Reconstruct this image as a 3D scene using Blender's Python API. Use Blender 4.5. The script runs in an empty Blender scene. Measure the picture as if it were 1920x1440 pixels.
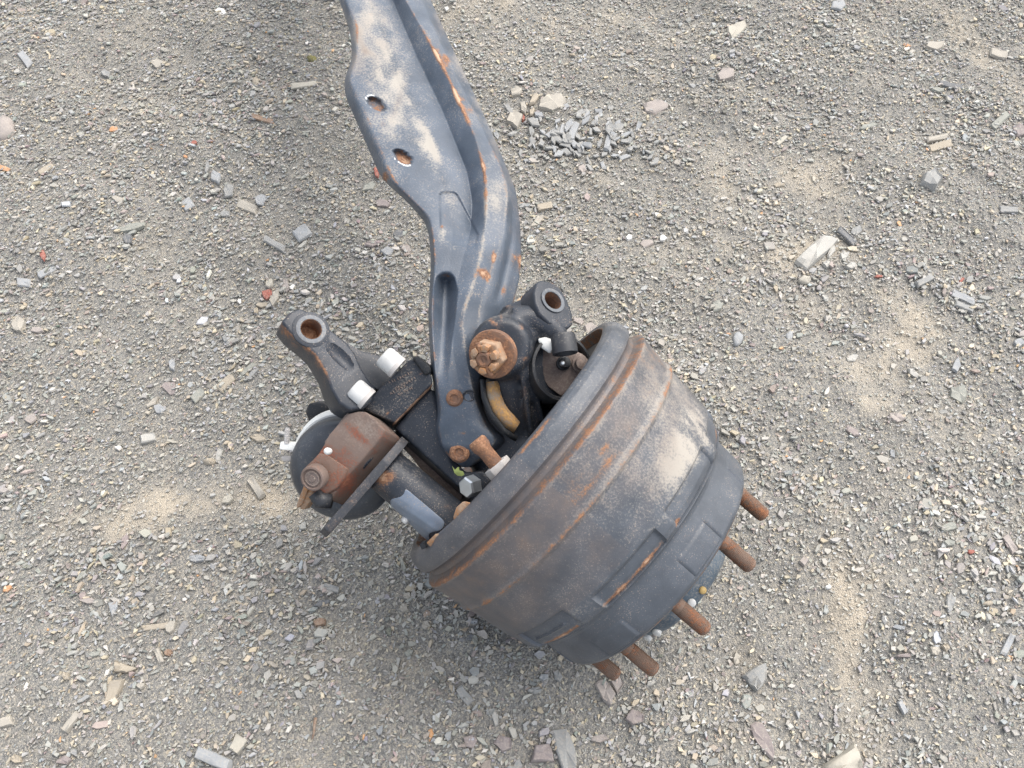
import bpy, bmesh, math, random
import numpy as np
from mathutils import Vector, Matrix, noise as mnoise
R = math.radians
random.seed(7); rng = np.random.default_rng(7)
S = bpy.context.scene
COL = S.collection

# ------------------------------------------------------------------ camera
PITCH, H, F = R(58.0), 1.375, 1554.0
cam_d = bpy.data.cameras.new('camera'); cam = bpy.data.objects.new('camera', cam_d); COL.objects.link(cam)
cam.location = (0, 0, H); cam.rotation_euler = (R(90) - PITCH, 0, 0)
cam_d.sensor_width = 36; cam_d.lens = 36 * F / 1920; cam_d.clip_start = .05; cam_d.clip_end = 500
S.camera = cam
# ------------------------------------------------------------------ sky, sun, exposure (bright overcast)
SUN_EL, SUN_AZ = R(58), R(48)          # azimuth measured from +Y towards +X
w = bpy.data.worlds.new('World'); S.world = w; w.use_nodes = True
nt = w.node_tree; bg = nt.nodes['Background']
sky = nt.nodes.new('ShaderNodeTexSky'); sky.sky_type = 'NISHITA'; sky.sun_disc = False
sky.sun_elevation = SUN_EL; sky.sun_rotation = SUN_AZ; sky.air_density = 1.0; sky.dust_density = 4.0; sky.ozone_density = 1.0
hs = nt.nodes.new('ShaderNodeHueSaturation'); hs.inputs['Saturation'].default_value = .45   # thin cloud greys the sky
nt.links.new(sky.outputs[0], hs.inputs['Color']); nt.links.new(hs.outputs[0], bg.inputs[0]); bg.inputs[1].default_value = 0.15
sd = bpy.data.lights.new('sun', 'SUN'); sun = bpy.data.objects.new('sun', sd); COL.objects.link(sun)
sd.energy = .7; sd.angle = R(78); sd.color = (1.0, .94, .84)
sun.location = (0, 0, 6)
sun.rotation_euler = Vector((-math.sin(SUN_AZ) * math.cos(SUN_EL), -math.cos(SUN_AZ) * math.cos(SUN_EL), -math.sin(SUN_EL))).to_track_quat('-Z', 'Y').to_euler()
S.view_settings.view_transform = 'Standard'; S.view_settings.look = 'None'
S.view_settings.exposure = 1.24; S.view_settings.gamma = 1.0

# ------------------------------------------------------------------ measuring helpers
RX = Vector((1, 0, 0)); UP = Vector((0, math.sin(PITCH), math.cos(PITCH))); VW = Vector((0, math.cos(PITCH), -math.sin(PITCH)))
CAM = Vector((0, 0, H))
def D(x, y, d): return RX * x + UP * y + VW * d            # a direction: right, up-slope, away
def C(px, py, d): return CAM + D((px - 960) / F * d, -(py - 720) / F * d, d)   # survey point -> place, d metres off
def G(px, py, z=0.0):
    v = D((px - 960) / F, -(py - 720) / F, 1.0); s = (z - H) / v.z
    return CAM + v * s
ROOT_AT = Vector((0.05, 0.62, 0.0))

# ------------------------------------------------------------------ object helpers
def link(name, me, mat, parent=None, smooth=None, base=None):
    o = bpy.data.objects.new(name, me); COL.objects.link(o)
    if mat is not None: me.materials.clear(); me.materials.append(mat)
    if base is not None:
        me.transform(Matrix.Translation(-base)); o.location = base
    if parent is not None:
        me.transform(Matrix.Translation(-ROOT_AT)); o.parent = parent
    if smooth is not None:
        me.shade_smooth()
        if smooth < 180: me.set_sharp_from_angle(angle=R(smooth))
    return o
def mesh_from(verts, faces, name='m'):
    me = bpy.data.meshes.new(name); me.from_pydata([tuple(v) for v in verts], [], faces); me.validate(); me.update(); return me
def basis(ax):
    ax = ax.normalized(); t = Vector((0, 0, 1)) if abs(ax.z) < .9 else Vector((1, 0, 0))
    u = ax.cross(t).normalized(); return ax, u, ax.cross(u)
def attr(me, name, vals):
    a = me.attributes.new(name, 'FLOAT', 'POINT'); a.data.foreach_set('value', np.asarray(vals, dtype=np.float32))
class MB:
    def __init__(s): s.v, s.f = [], []
    def add(s, vs, fs):
        n = len(s.v); s.v += [Vector(v) for v in vs]; s.f += [tuple(i + n for i in f) for f in fs]; return s
    def lathe(s, o, ax, prof, seg=48, closed=False, ph=0.0):
        ax, u, w_ = basis(ax); vs = []
        for t, r in prof:
            for k in range(seg):
                a = ph + 2 * math.pi * k / seg; vs.append(o + ax * t + (u * math.cos(a) + w_ * math.sin(a)) * max(r, 1e-5))
        fs = []; n = len(prof)
        for i in range(n - 1 + (1 if closed else 0)):
            j = (i + 1) % n
            for k in range(seg):
                k2 = (k + 1) % seg; fs.append((i * seg + k, i * seg + k2, j * seg + k2, j * seg + k))
        if not closed:
            fs.append(tuple(range(seg - 1, -1, -1))); fs.append(tuple((n - 1) * seg + k for k in range(seg)))
        return s.add(vs, fs)
    def cyl(s, a, b, r0, r1=None, seg=24, bev=0.0):
        r1 = r0 if r1 is None else r1; L = (b - a).length
        pr = [(0, r0 - bev), (bev, r0), (L - bev, r1), (L, r1 - bev)] if bev else [(0, r0), (L, r1)]
        return s.lathe(a, b - a, pr, seg)
    def hexa(s, a, b, r, ph=0.0, ch=.12):
        L = (b - a).length
        return s.lathe(a, b - a, [(0, r), (L * .82, r), (L, r * (1 - ch))], 6, ph=ph)
    def tube(s, pts, rad, seg=12):
        vs, fs = [], []; n = len(pts)
        for i, p in enumerate(pts):
            d = (pts[min(i + 1, n - 1)] - pts[max(i - 1, 0)]); ax, u, w_ = basis(d)
            r = rad[i] if isinstance(rad, (list, tuple)) else rad
            for k in range(seg):
                a = 2 * math.pi * k / seg; vs.append(p + (u * math.cos(a) + w_ * math.sin(a)) * r)
        for i in range(n - 1):
            for k in range(seg):
                k2 = (k + 1) % seg; fs.append((i * seg + k, i * seg + k2, (i + 1) * seg + k2, (i + 1) * seg + k))
        fs.append(tuple(range(seg - 1, -1, -1))); fs.append(tuple((n - 1) * seg + k for k in range(seg)))
        return s.add(vs, fs)
    def prism(s, pts, ex, taper=1.0):
        n = len(pts); c = sum(pts, Vector()) / n; vs = list(pts) + [c + (p - c) * taper + ex for p in pts]
        fs = [tuple(range(n)), tuple(range(2 * n - 1, n - 1, -1))] + [(i, i + n, (i + 1) % n + n, (i + 1) % n) for i in range(n)]
        return s.add(vs, fs)
    def mesh(s):
        me = mesh_from(s.v, s.f); bm = bmesh.new(); bm.from_mesh(me); bmesh.ops.recalc_face_normals(bm, faces=bm.faces); bm.to_mesh(me); bm.free(); return me
    def build(s, name, mat, parent, smooth=40, bev=0.0, seg=2):
        me = s.mesh()
        if bev: me = evaluated(me, [('BEVEL', dict(width=bev, segments=seg, limit_method='ANGLE', angle_limit=R(30), harden_normals=False))])
        return link(name, me, mat, parent, smooth)
def evaluated(me, mods, extra=None):
    t = bpy.data.objects.new('tmp', me); COL.objects.link(t)
    for kind, kw in mods:
        m = t.modifiers.new('m', kind)
        for k, v in kw.items(): setattr(m, k, v)
    dg = bpy.context.evaluated_depsgraph_get(); dg.update()
    out = bpy.data.meshes.new_from_object(t.evaluated_get(dg), depsgraph=dg)
    bpy.data.objects.remove(t); return out
def cast(mb, voxel=.0035, smooth=6, bumps=0.0):
    return evaluated(mb.mesh(), [('REMESH', dict(mode='VOXEL', voxel_size=voxel)), ('SMOOTH', dict(factor=.5, iterations=smooth))])
def cut(me, cutters):
    tmp = []
    t = bpy.data.objects.new('tmp', me); COL.objects.link(t)
    for mb in cutters:
        c = bpy.data.objects.new('cut', mb.mesh()); COL.objects.link(c); tmp.append(c)
        m = t.modifiers.new('b', 'BOOLEAN'); m.operation = 'DIFFERENCE'; m.solver = 'EXACT'; m.object = c
    dg = bpy.context.evaluated_depsgraph_get(); dg.update()
    out = bpy.data.meshes.new_from_object(t.evaluated_get(dg), depsgraph=dg)
    bpy.data.objects.remove(t)
    for c in tmp: bpy.data.objects.remove(c)
    return out
def coords(me):
    a = np.empty(len(me.vertices) * 3, dtype=np.float32); me.vertices.foreach_get('co', a); return a.reshape(-1, 3)
def survey(P):                                             # place -> survey point, used to lay stains on parts
    q = P - np.array(CAM); x = q @ np.array(RX); y = q @ np.array(UP); d = q @ np.array(VW)
    return 960 + F * x / d, 720 - F * y / d
def blob(X, Y, cx, cy, rx, ry, ang=0.0):
    a = R(ang); dx, dy = X - cx, Y - cy; u = (dx * math.cos(a) - dy * math.sin(a)) / rx; v = (dx * math.sin(a) + dy * math.cos(a)) / ry
    return np.exp(-(u * u + v * v))

# ------------------------------------------------------------------ materials
def nodes(name):
    m = bpy.data.materials.new(name); m.use_nodes = True; n = m.node_tree
    return m, n, n.nodes['Principled BSDF'], n.nodes.new, n.links.new
def mathn(new, lk, op, a, b=None, c=None, clamp=False):
    n = new('ShaderNodeMath'); n.operation = op; n.use_clamp = clamp
    for i, v in enumerate((a, b, c)):
        if v is None: continue
        if isinstance(v, (int, float)): n.inputs[i].default_value = v
        else: lk(v, n.inputs[i])
    return n.outputs[0]
def noisen(new, lk, vec, scale, detail=4, rough=.55):
    n = new('ShaderNodeTexNoise'); n.inputs['Scale'].default_value = scale; n.inputs['Detail'].default_value = detail; n.inputs['Roughness'].default_value = rough
    lk(vec, n.inputs['Vector']); return n.outputs['Fac']
def rampn(new, lk, x, a, b, lo=0., hi=1.):
    n = new('ShaderNodeMapRange'); n.interpolation_type = 'SMOOTHSTEP'; lk(x, n.inputs[0])
    n.inputs[1].default_value = a; n.inputs[2].default_value = b; n.inputs[3].default_value = lo; n.inputs[4].default_value = hi; return n.outputs[0]
def mixn(new, lk, f, a, b):
    n = new('ShaderNodeMix'); n.data_type = 'RGBA'
    if isinstance(f, (int, float)): n.inputs[0].default_value = f
    else: lk(f, n.inputs[0])
    for i, v in ((6, a), (7, b)):
        if isinstance(v, tuple): n.inputs[i].default_value = (*v, 1)
        else: lk(v, n.inputs[i])
    return n.outputs[2]
def attrn(new, name):
    n = new('ShaderNodeAttribute'); n.attribute_name = name; return n
RUST_D, RUST_M, RUST_L = (.13, .062, .038), (.30, .155, .085), (.47, .31, .205)
DUST = (.41, .375, .32)
def metal(name, base, rust=0.0, dust=0.0, rough=.5, specks=.5, bump=.25, metallic=0.0, rustcols=(RUST_D, RUST_M, RUST_L), rscale=1.0):
    """painted or bare metal with flecks of rust, road dust and scuffs; stains laid on a part come in as attributes"""
    m, n, bs, new, lk = nodes(name)
    vec = new('ShaderNodeTexCoord').outputs['Object']
    n1 = noisen(new, lk, vec, 55 * rscale, 7, .62); n2 = noisen(new, lk, vec, 330, 4, .6); n3 = noisen(new, lk, vec, 17, 6, .6); n4 = noisen(new, lk, vec, 620, 2, .5)
    ra = attrn(new, 'rust').outputs['Fac']; da = attrn(new, 'dust').outputs['Fac']; wa = attrn(new, 'chalk').outputs['Fac']
    v = mathn(new, lk, 'MULTIPLY_ADD', n1, 1.15, mathn(new, lk, 'MULTIPLY_ADD', n2, .75, -.95 + rust))
    v = mathn(new, lk, 'ADD', v, ra)
    rm = rampn(new, lk, v, .32, .66)
    stain = rampn(new, lk, v, .12, .5, 0, .42)
    rc = mixn(new, lk, rampn(new, lk, mathn(new, lk, 'ADD', mathn(new, lk, 'MULTIPLY', n2, .6), mathn(new, lk, 'MULTIPLY', n1, .5)), .38, .72), rustcols[0], rustcols[1])
    rc = mixn(new, lk, rampn(new, lk, mathn(new, lk, 'ADD', v, mathn(new, lk, 'MULTIPLY', n4, .3)), .75, 1.25), rc, rustcols[2])
    bl = tuple(min(1, c * 1.28 + .006) for c in base); bd = tuple(c * .84 for c in base)
    bc = mixn(new, lk, rampn(new, lk, n3, .25, .75), bd, bl)
    dv = mathn(new, lk, 'ADD', mathn(new, lk, 'MULTIPLY_ADD', n3, .55, -.275 + dust), mathn(new, lk, 'MULTIPLY_ADD', n2, 1.5, mathn(new, lk, 'MULTIPLY_ADD', n1, .5, -1.0)))
    dv = mathn(new, lk, 'ADD', dv, da)
    dm = rampn(new, lk, dv, .10, .95, 0, .82)
    col = mixn(new, lk, dm, bc, DUST)
    sp = mathn(new, lk, 'MULTIPLY', rampn(new, lk, mathn(new, lk, 'MULTIPLY_ADD', n3, .42, mathn(new, lk, 'MULTIPLY_ADD', n1, .2, n4)), .965, 1.03), specks)
    fa = attrn(new, 'film').outputs['Fac']
    fm = mathn(new, lk, 'MULTIPLY', fa, rampn(new, lk, mathn(new, lk, 'MULTIPLY_ADD', n1, .6, mathn(new, lk, 'MULTIPLY', n3, .6)), .35, .75, .35, 1.0), clamp=True)
    col = mixn(new, lk, fm, col, (.165, .128, .108)); col = mixn(new, lk, stain, col, (.17, .115, .085))
    sv = new('ShaderNodeMapping'); sv.inputs['Rotation'].default_value = (.5, .3, .9); sv.inputs['Scale'].default_value = (30, 420, 420); lk(vec, sv.inputs['Vector'])
    sv2 = new('ShaderNodeMapping'); sv2.inputs['Rotation'].default_value = (-.4, .8, -.5); sv2.inputs['Scale'].default_value = (330, 26, 330); lk(vec, sv2.inputs['Vector'])
    scr = mathn(new, lk, 'MAXIMUM', rampn(new, lk, noisen(new, lk, sv.outputs[0], 1.0, 2, .5), .70, .78), rampn(new, lk, noisen(new, lk, sv2.outputs[0], 1.0, 2, .5), .71, .79))
    scr = mathn(new, lk, 'MULTIPLY', scr, mathn(new, lk, 'MULTIPLY', rampn(new, lk, n3, .42, .62), min(1.0, specks * 1.1)))
    col = mixn(new, lk, scr, col, (.34, .31, .28))
    col = mixn(new, lk, sp, col, (.42, .34, .26))
    col = mixn(new, lk, rm, col, rc)
    wm = rampn(new, lk, mathn(new, lk, 'ADD', wa, mathn(new, lk, 'MULTIPLY_ADD', n2, .5, -.25)), .35, .65)
    col = mixn(new, lk, wm, col, (.72, .72, .70))
    lk(col, bs.inputs['Base Color'])
    ro = mathn(new, lk, 'ADD', mathn(new, lk, 'MULTIPLY', mathn(new, lk, 'MAXIMUM', rm, dm), .9 - rough), mathn(new, lk, 'MULTIPLY_ADD', n3, .18, rough - .09), clamp=True)
    lk(ro, bs.inputs['Roughness'])
    if metallic: lk(mathn(new, lk, 'MULTIPLY', mathn(new, lk, 'SUBTRACT', 1.0, rm), metallic), bs.inputs['Metallic'])
    bs.inputs['Specular IOR Level'].default_value = .38
    bp = new('ShaderNodeBump'); bp.inputs['Strength'].default_value = bump; bp.inputs['Distance'].default_value = .0012
    hgt = mathn(new, lk, 'ADD', mathn(new, lk, 'MULTIPLY', n2, .6), mathn(new, lk, 'ADD', mathn(new, lk, 'MULTIPLY', n4, .35), mathn(new, lk, 'MULTIPLY', rm, .5)))
    lk(hgt, bp.inputs['Height']); lk(bp.outputs[0], bs.inputs['Normal'])
    return m
PAINT = (.060, .068, .082)
M_beam = metal('dusty_dark_paint', (.064, .082, .108), rust=.02, dust=.06, rough=.37, bump=.4)
M_drum = metal('drum_paint', (.072, .081, .094), rust=.0, dust=.09, rough=.38, bump=.38)
M_dark = metal('dark_paint', (.022, .026, .033), rust=.0, dust=-.06, rough=.42)
M_arm = metal('arm_paint', (.023, .028, .037), rust=.01, dust=-.06, rough=.40)
M_black = metal('black_paint', (.012, .014, .017), rust=.0, dust=.0, rough=.5, specks=.2)
M_rust = metal('heavy_rust', (.16, .09, .06), rust=.55, dust=.05, rough=.85, specks=.2, bump=.6)
M_ruststud = metal('stud_rust', (.14, .095, .07), rust=.42, dust=.02, rough=.7, specks=.1, bump=.5, rustcols=((.12, .055, .032), (.25, .11, .055), (.36, .17, .08)))
M_nut = metal('pale_rust', (.40, .27, .17), rust=.45, dust=.38, rough=.8, specks=.2, bump=.5, rustcols=((.22, .09, .04), (.42, .21, .09), (.52, .33, .17)))
M_shim = metal('shim_rust', (.30, .26, .20), rust=.50, dust=.28, rough=.6, specks=.3, bump=.2, rustcols=((.24, .12, .05), (.46, .27, .10), (.52, .36, .18)))
M_slack = metal('slack_rust', (.15, .11, .092), rust=.33, dust=.06, rough=.75, specks=.1, bump=.3, rustcols=((.15, .06, .04), (.26, .10, .065), (.36, .15, .08)), rscale=.5)
M_spider = metal('spider_rust', (.15, .115, .10), rust=.2, dust=.25, rough=.8, specks=.3, bump=.5, rustcols=((.13, .08, .06), (.21, .12, .085), (.34, .22, .16)))
M_cham = metal('chamber_paint', (.050, .056, .066), rust=.0, dust=.06, rough=.33, specks=.1, bump=.05)
M_hub = metal('hub_paint', (.060, .085, .110), rust=.0, dust=.22, rough=.5, specks=.6, bump=.3)
M_zinc = metal('zinc', (.55, .58, .60), rust=.0, dust=.05, rough=.32, specks=.1, bump=.05, metallic=.8)
M_grey = metal('grey_steel', (.42, .40, .38), rust=.0, dust=.15, rough=.6, specks=.1, bump=.15)
M_white = metal('white_paint', (.52, .52, .50), rust=.0, dust=.0, rough=.5, specks=.05, bump=.05)
M_cream = metal('white_clamp', (.74, .74, .70), rust=.0, dust=.05, rough=.6, specks=.1, bump=.1)
M_yellow = metal('yellow_paint', (.46, .32, .12), rust=.05, dust=.1, rough=.6)
M_label = metal('sticker_foil', (.17, .205, .255), rust=-.05, dust=.10, rough=.3, specks=.7, bump=.12, metallic=.25)
M_rubber = metal('rubber', (.022, .024, .028), rust=.0, dust=.04, rough=.45, specks=.05, bump=.05)
def plain(name, col, rough=.8, var=.35, scale=60, sss=0):
    m, n, bs, new, lk = nodes(name); vec = new('ShaderNodeTexCoord').outputs['Object']
    f = noisen(new, lk, vec, scale, 6); lk(mixn(new, lk, rampn(new, lk, f, .3, .7), tuple(c * (1 - var) for c in col), tuple(min(1, c * (1 + var)) for c in col)), bs.inputs['Base Color'])
    bs.inputs['Roughness'].default_value = rough
    bp = new('ShaderNodeBump'); bp.inputs['Strength'].default_value = .3; bp.inputs['Distance'].default_value = .001
    lk(noisen(new, lk, vec, scale * 6, 5), bp.inputs['Height']); lk(bp.outputs[0], bs.inputs['Normal']); return m

# ------------------------------------------------------------------ ground relief
_ph = rng.uniform(0, 6.28, (28, 2)); _k = []
for i in range(28):
    lam = [1.3, .6, .33, .2, .12, .075, .05][i % 7]; a = rng.uniform(0, 6.28); _k.append((math.cos(a) * 6.28 / lam, math.sin(a) * 6.28 / lam, lam))
def relief(x, y):
    h = np.zeros_like(x)
    for (kx, ky, lam), p in zip(_k, _ph): h += .0058 * lam ** .75 * np.sin(kx * x + ky * y + p[0])
    return h * np.exp(-((x / 6) ** 2 + ((y - 1) / 6) ** 2))
def patchn(x, y, s, seed):                                  # soft patch noise 0..1
    r = np.random.default_rng(seed); h = np.zeros_like(x)
    for i in range(14):
        lam = s * r.uniform(.4, 1.6); a = r.uniform(0, 6.28); h += np.sin((x * math.cos(a) + y * math.sin(a)) * 6.28 / lam + r.uniform(0, 6.28))
    return .5 + .5 * np.tanh(h / 3.2)
SAND = [(330, 950, 150, 24, 12), (250, 985, 80, 16, 12), (470, 930, 60, 30, 0), (1600, 1150, 26, 120, 0), (1595, 1060, 34, 70, 0), (1610, 1290, 30, 90, 0), (1720, 590, 60, 32, -40),
        (1650, 700, 80, 40, -35), (1640, 760, 45, 25, 0), (1690, 640, 60, 40, -35), (1545, 560, 60, 30, 0), (1860, 120, 30, 90, 20), (1090, 325, 60, 22, 0), (900, 25, 90, 30, 0), (1100, 35, 120, 26, 0), (1450, 470, 120, 30, 0), (1500, 330, 140, 50, 0), (700, 1230, 90, 40, 0)]
SANDG = []
for px, py, rx, ry, an in SAND:
    c = G(px, py); e = G(px + rx, py); q = G(px, py - ry); SANDG.append((c.x, c.y, (e - c).length * 1.2, (q - c).length * 1.25, an))
def sandmask(x, y):
    m = np.zeros_like(x)
    for i, (cx, cy, rx, ry, an) in enumerate(SANDG): m = np.maximum(m, blob(x, y, cx, cy, rx, ry, -an) * (1.2 if i < 3 else .85 if i < 6 else .62 if i < 11 else .45))
    m2 = patchn(x, y, .5, 5); m3 = patchn(x, y, .16, 6)
    return np.clip(m * (.35 + .95 * m3) + .20 * np.clip(m2 * m3 * 2 - .5, 0, 1), 0, 1)

# ground sheet, one piece out to the horizon
fx = np.arange(-3.2, 3.2001, .02); gx = np.concatenate([-np.geomspace(120, 3.4, 22), fx, np.geomspace(3.4, 120, 22)])
fy = np.arange(-1.2, 4.4001, .02); gy = np.concatenate([-np.geomspace(120, 1.4, 22), fy, np.geomspace(4.6, 120, 22)])
X, Y = np.meshgrid(gx, gy); Z = relief(X, Y) - .003
nv = X.size; nx, ny = len(gx), len(gy)
me = bpy.data.meshes.new('ground'); me.vertices.add(nv); me.vertices.foreach_set('co', np.stack([X, Y, Z], -1).astype(np.float32).ravel())
ii = (np.arange(ny - 1)[:, None] * nx + np.arange(nx - 1)[None]).ravel(); q = np.stack([ii, ii + 1, ii + nx + 1, ii + nx], 1)
me.loops.add(q.size); me.loops.foreach_set('vertex_index', q.ravel().astype(np.int32)); me.polygons.add(len(q)); me.polygons.foreach_set('loop_start', np.arange(0, q.size, 4, dtype=np.int32))
me.update(); me.validate()
attr(me, 'sand', sandmask(X, Y).ravel())
m, n, bs, new, lk = nodes('ground_fines')
vec = new('ShaderNodeTexCoord').outputs['Object']
vo = new('ShaderNodeTexVoronoi'); vo.inputs['Scale'].default_value = 330; lk(vec, vo.inputs['Vector'])
cr = new('ShaderNodeValToRGB'); lk(vo.outputs['Color'], cr.inputs[0])
el = cr.color_ramp.elements; el[0].position = 0; el[0].color = (.125, .124, .117, 1); el[1].position = 1; el[1].color = (.40, .37, .31, 1)
for p, c in ((.3, (.185, .182, .171, 1)), (.55, (.245, .237, .217, 1)), (.8, (.33, .305, .255, 1))): e = el.new(p); e.color = c
sa = attrn(new, 'sand').outputs['Fac']; fn = noisen(new, lk, vec, 900, 3); bn = noisen(new, lk, vec, 26, 9, .68)
sc = mixn(new, lk, rampn(new, lk, fn, .3, .7), (.33, .285, .22), (.54, .48, .385))
sm = rampn(new, lk, mathn(new, lk, 'ADD', sa, mathn(new, lk, 'MULTIPLY_ADD', bn, 1.1, -.5)), .08, .95, 0, .9)
lk(mixn(new, lk, sm, cr.outputs[0], sc), bs.inputs['Base Color']); bs.inputs['Roughness'].default_value = .95; bs.inputs['Specular IOR Level'].default_value = .1
bp = new('ShaderNodeBump'); bp.inputs['Strength'].default_value = .9; bp.inputs['Distance'].default_value = .002
lk(mathn(new, lk, 'ADD', mathn(new, lk, 'MULTIPLY', vo.outputs['Distance'], -1.2), mathn(new, lk, 'MULTIPLY', fn, .35)), bp.inputs['Height']); lk(bp.outputs[0], bs.inputs['Normal'])
ground = link('ground', me, m, None, 180); ground['kind'] = 'structure'

# ------------------------------------------------------------------ gravel
PAL = np.array([(.235, .245, .245), (.26, .268, .25), (.31, .30, .275), (.39, .335, .245), (.46, .44, .40), (.26, .21, .195), (.145, .148, .145), (.50, .28, .13), (.33, .345, .36)])
PW = np.array([.23, .20, .22, .16, .045, .06, .06, .003, .06]); PW /= PW.sum()
def chip_field(N, xy, length, wid, thick, yaw, tilt, lift, col, k):
    """N flat angular chips of k corners: returns verts, loops, polygon sizes, colours"""
    ang = np.sort((np.arange(k)[None] + rng.uniform(-.38, .38, (N, k))) * 2 * np.pi / k, axis=1)
    rr = rng.uniform(.75, 1.12, (N, k)); px = np.cos(ang) * rr * length[:, None] / 2; py = np.sin(ang) * rr * wid[:, None] / 2
    top = np.stack([px * .88, py * .86, np.broadcast_to(thick[:, None], px.shape) * rng.uniform(.7, 1.15, px.shape)], -1)
    bot = np.stack([px, py, np.zeros_like(px)], -1); P = np.concatenate([top, bot], 1)
    cx, sx = np.cos(tilt[:, 0])[:, None], np.sin(tilt[:, 0])[:, None]; cy, sy = np.cos(tilt[:, 1])[:, None], np.sin(tilt[:, 1])[:, None]
    x, y, z = P[..., 0], P[..., 1], P[..., 2]
    y, z = y * cx - z * sx, y * sx + z * cx; x, z = x * cy + z * sy, -x * sy + z * cy
    cz, sz = np.cos(yaw)[:, None], np.sin(yaw)[:, None]; x, y = x * cz - y * sz, x * sz + y * cz
    V = np.stack([x + xy[:, :1], y + xy[:, 1:], z + lift[:, None]], -1).reshape(-1, 3)
    off = (np.arange(N) * 2 * k)[:, None]
    tl = off + np.arange(k)[None]
    sq = np.stack([np.stack([i + 0 * off[:, 0], i + k + 0 * off[:, 0], (i + 1) % k + k + 0 * off[:, 0], (i + 1) % k + 0 * off[:, 0]], 1) for i in range(k)], 1) + off[:, :, None]
    loops = np.concatenate([tl, sq.reshape(N, -1)], 1).ravel(); sizes = np.tile(np.array([k] + [4] * k), N)
    cols = np.repeat(col, k + 1, axis=0)
    return V, loops, sizes, cols
def in_view(x, y, mg):
    """ground within the camera's sight plus a margin of mg metres"""
    d = y * math.cos(PITCH) + H * math.sin(PITCH); u = y * math.sin(PITCH) - H * math.cos(PITCH)
    return (np.abs(x) < d * 960 / F + mg) & (u < d * 720 / F + mg) & (u > -d * 720 / F - mg)
def scatter(n, mg, thin=None):
    out = np.zeros((0, 2))
    while len(out) < n:
        p = np.stack([rng.uniform(-3.4, 3.4, n * 2), rng.uniform(-1.2, 4.6, n * 2)], 1); ok = in_view(p[:, 0], p[:, 1], mg + rng.exponential(.1 if mg < .24 else mg, n * 2))
        if thin is not None: ok &= rng.random(len(p)) < thin(p[:, 0], p[:, 1])
        out = np.concatenate([out, p[ok]])
    return out[:n]
Vs, Ls, Ss, Cs, nv0 = [], [], [], [], 0
def field(n, k, med, sig, lo, hi, tz, mg, dens, liftk):
    global nv0
    xy = scatter(n, mg, dens); sm = sandmask(xy[:, 0], xy[:, 1]); pn = patchn(xy[:, 0], xy[:, 1], .45, 11)
    L = np.clip(rng.lognormal(math.log(med), sig, n), lo, hi) * (1 - .35 * sm) * (.82 + .36 * pn); Wd = L * rng.uniform(.28, .75, n)
    T = np.clip(L * rng.uniform(.11, .26, n), .0009, .0045)
    yaw = np.where(rng.random(n) < .5, rng.normal(.6, .6, n), rng.uniform(0, 6.28, n))
    tilt = rng.normal(0, tz, (n, 2)); lift = relief(xy[:, 0], xy[:, 1]) - .003 + rng.uniform(-.0015, liftk, n) + np.abs(tilt).max(1) * L * .12
    ci = rng.choice(len(PAL), n, p=PW); col = PAL[ci] * 1.04 * rng.lognormal(0, .17, (n, 1)) + rng.normal(0, .008, (n, 3))
    tone = (.93 + .14 * patchn(xy[:, 0], xy[:, 1], .9, 12))[:, None]; col = col * tone
    dust = np.clip(.15 + .72 * sm + rng.normal(0, .12, n), 0, .9)[:, None]; col = col * (1 - dust) + np.array([.45, .425, .365]) * dust
    V, lo_, sz, cc = chip_field(n, xy, L, Wd, T, yaw, tilt, lift, np.clip(col, .03, .8), k)
    Vs.append(V); Ls.append(lo_ + nv0); Ss.append(sz); Cs.append(cc); nv0 += len(V)
field(84000, 4, .0058, .32, .0035, .014, .18, .22, lambda x, y: 1 - .2 * sandmask(x, y), .003)
field(98000, 4, .0088, .30, .0045, .020, .13, .22, lambda x, y: 1 - .4 * sandmask(x, y), .004)
field(16000, 5, .0132, .28, .008, .024, .14, .25, lambda x, y: (1 - .7 * sandmask(x, y)) * (.25 + .75 * patchn(x, y, .4, 21)), .005)
field(1500, 6, .021, .22, .014, .032, .14, .25, lambda x, y: (1 - .8 * sandmask(x, y)) * patchn(x, y, .4, 21) ** 2, .005)
field(26000, 4, .0095, .34, .005, .022, .17, .55, lambda x, y: 1 - .4 * sandmask(x, y), .004)
V = np.concatenate(Vs).astype(np.float32); Lp = np.concatenate(Ls).astype(np.int32); Sz = np.concatenate(Ss); Cc = np.concatenate(Cs)
me = bpy.data.meshes.new('gravel'); me.vertices.add(len(V)); me.vertices.foreach_set('co', V.ravel())
me.loops.add(len(Lp)); me.loops.foreach_set('vertex_index', Lp)
me.polygons.add(len(Sz)); me.polygons.foreach_set('loop_start', np.concatenate([[0], np.cumsum(Sz)[:-1]]).astype(np.int32))
me.update(); me.shade_flat()
ca = me.attributes.new('tone', 'FLOAT_COLOR', 'FACE'); ca.data.foreach_set('color', np.concatenate([Cc, np.ones((len(Cc), 1))], 1).astype(np.float32).ravel())
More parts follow.
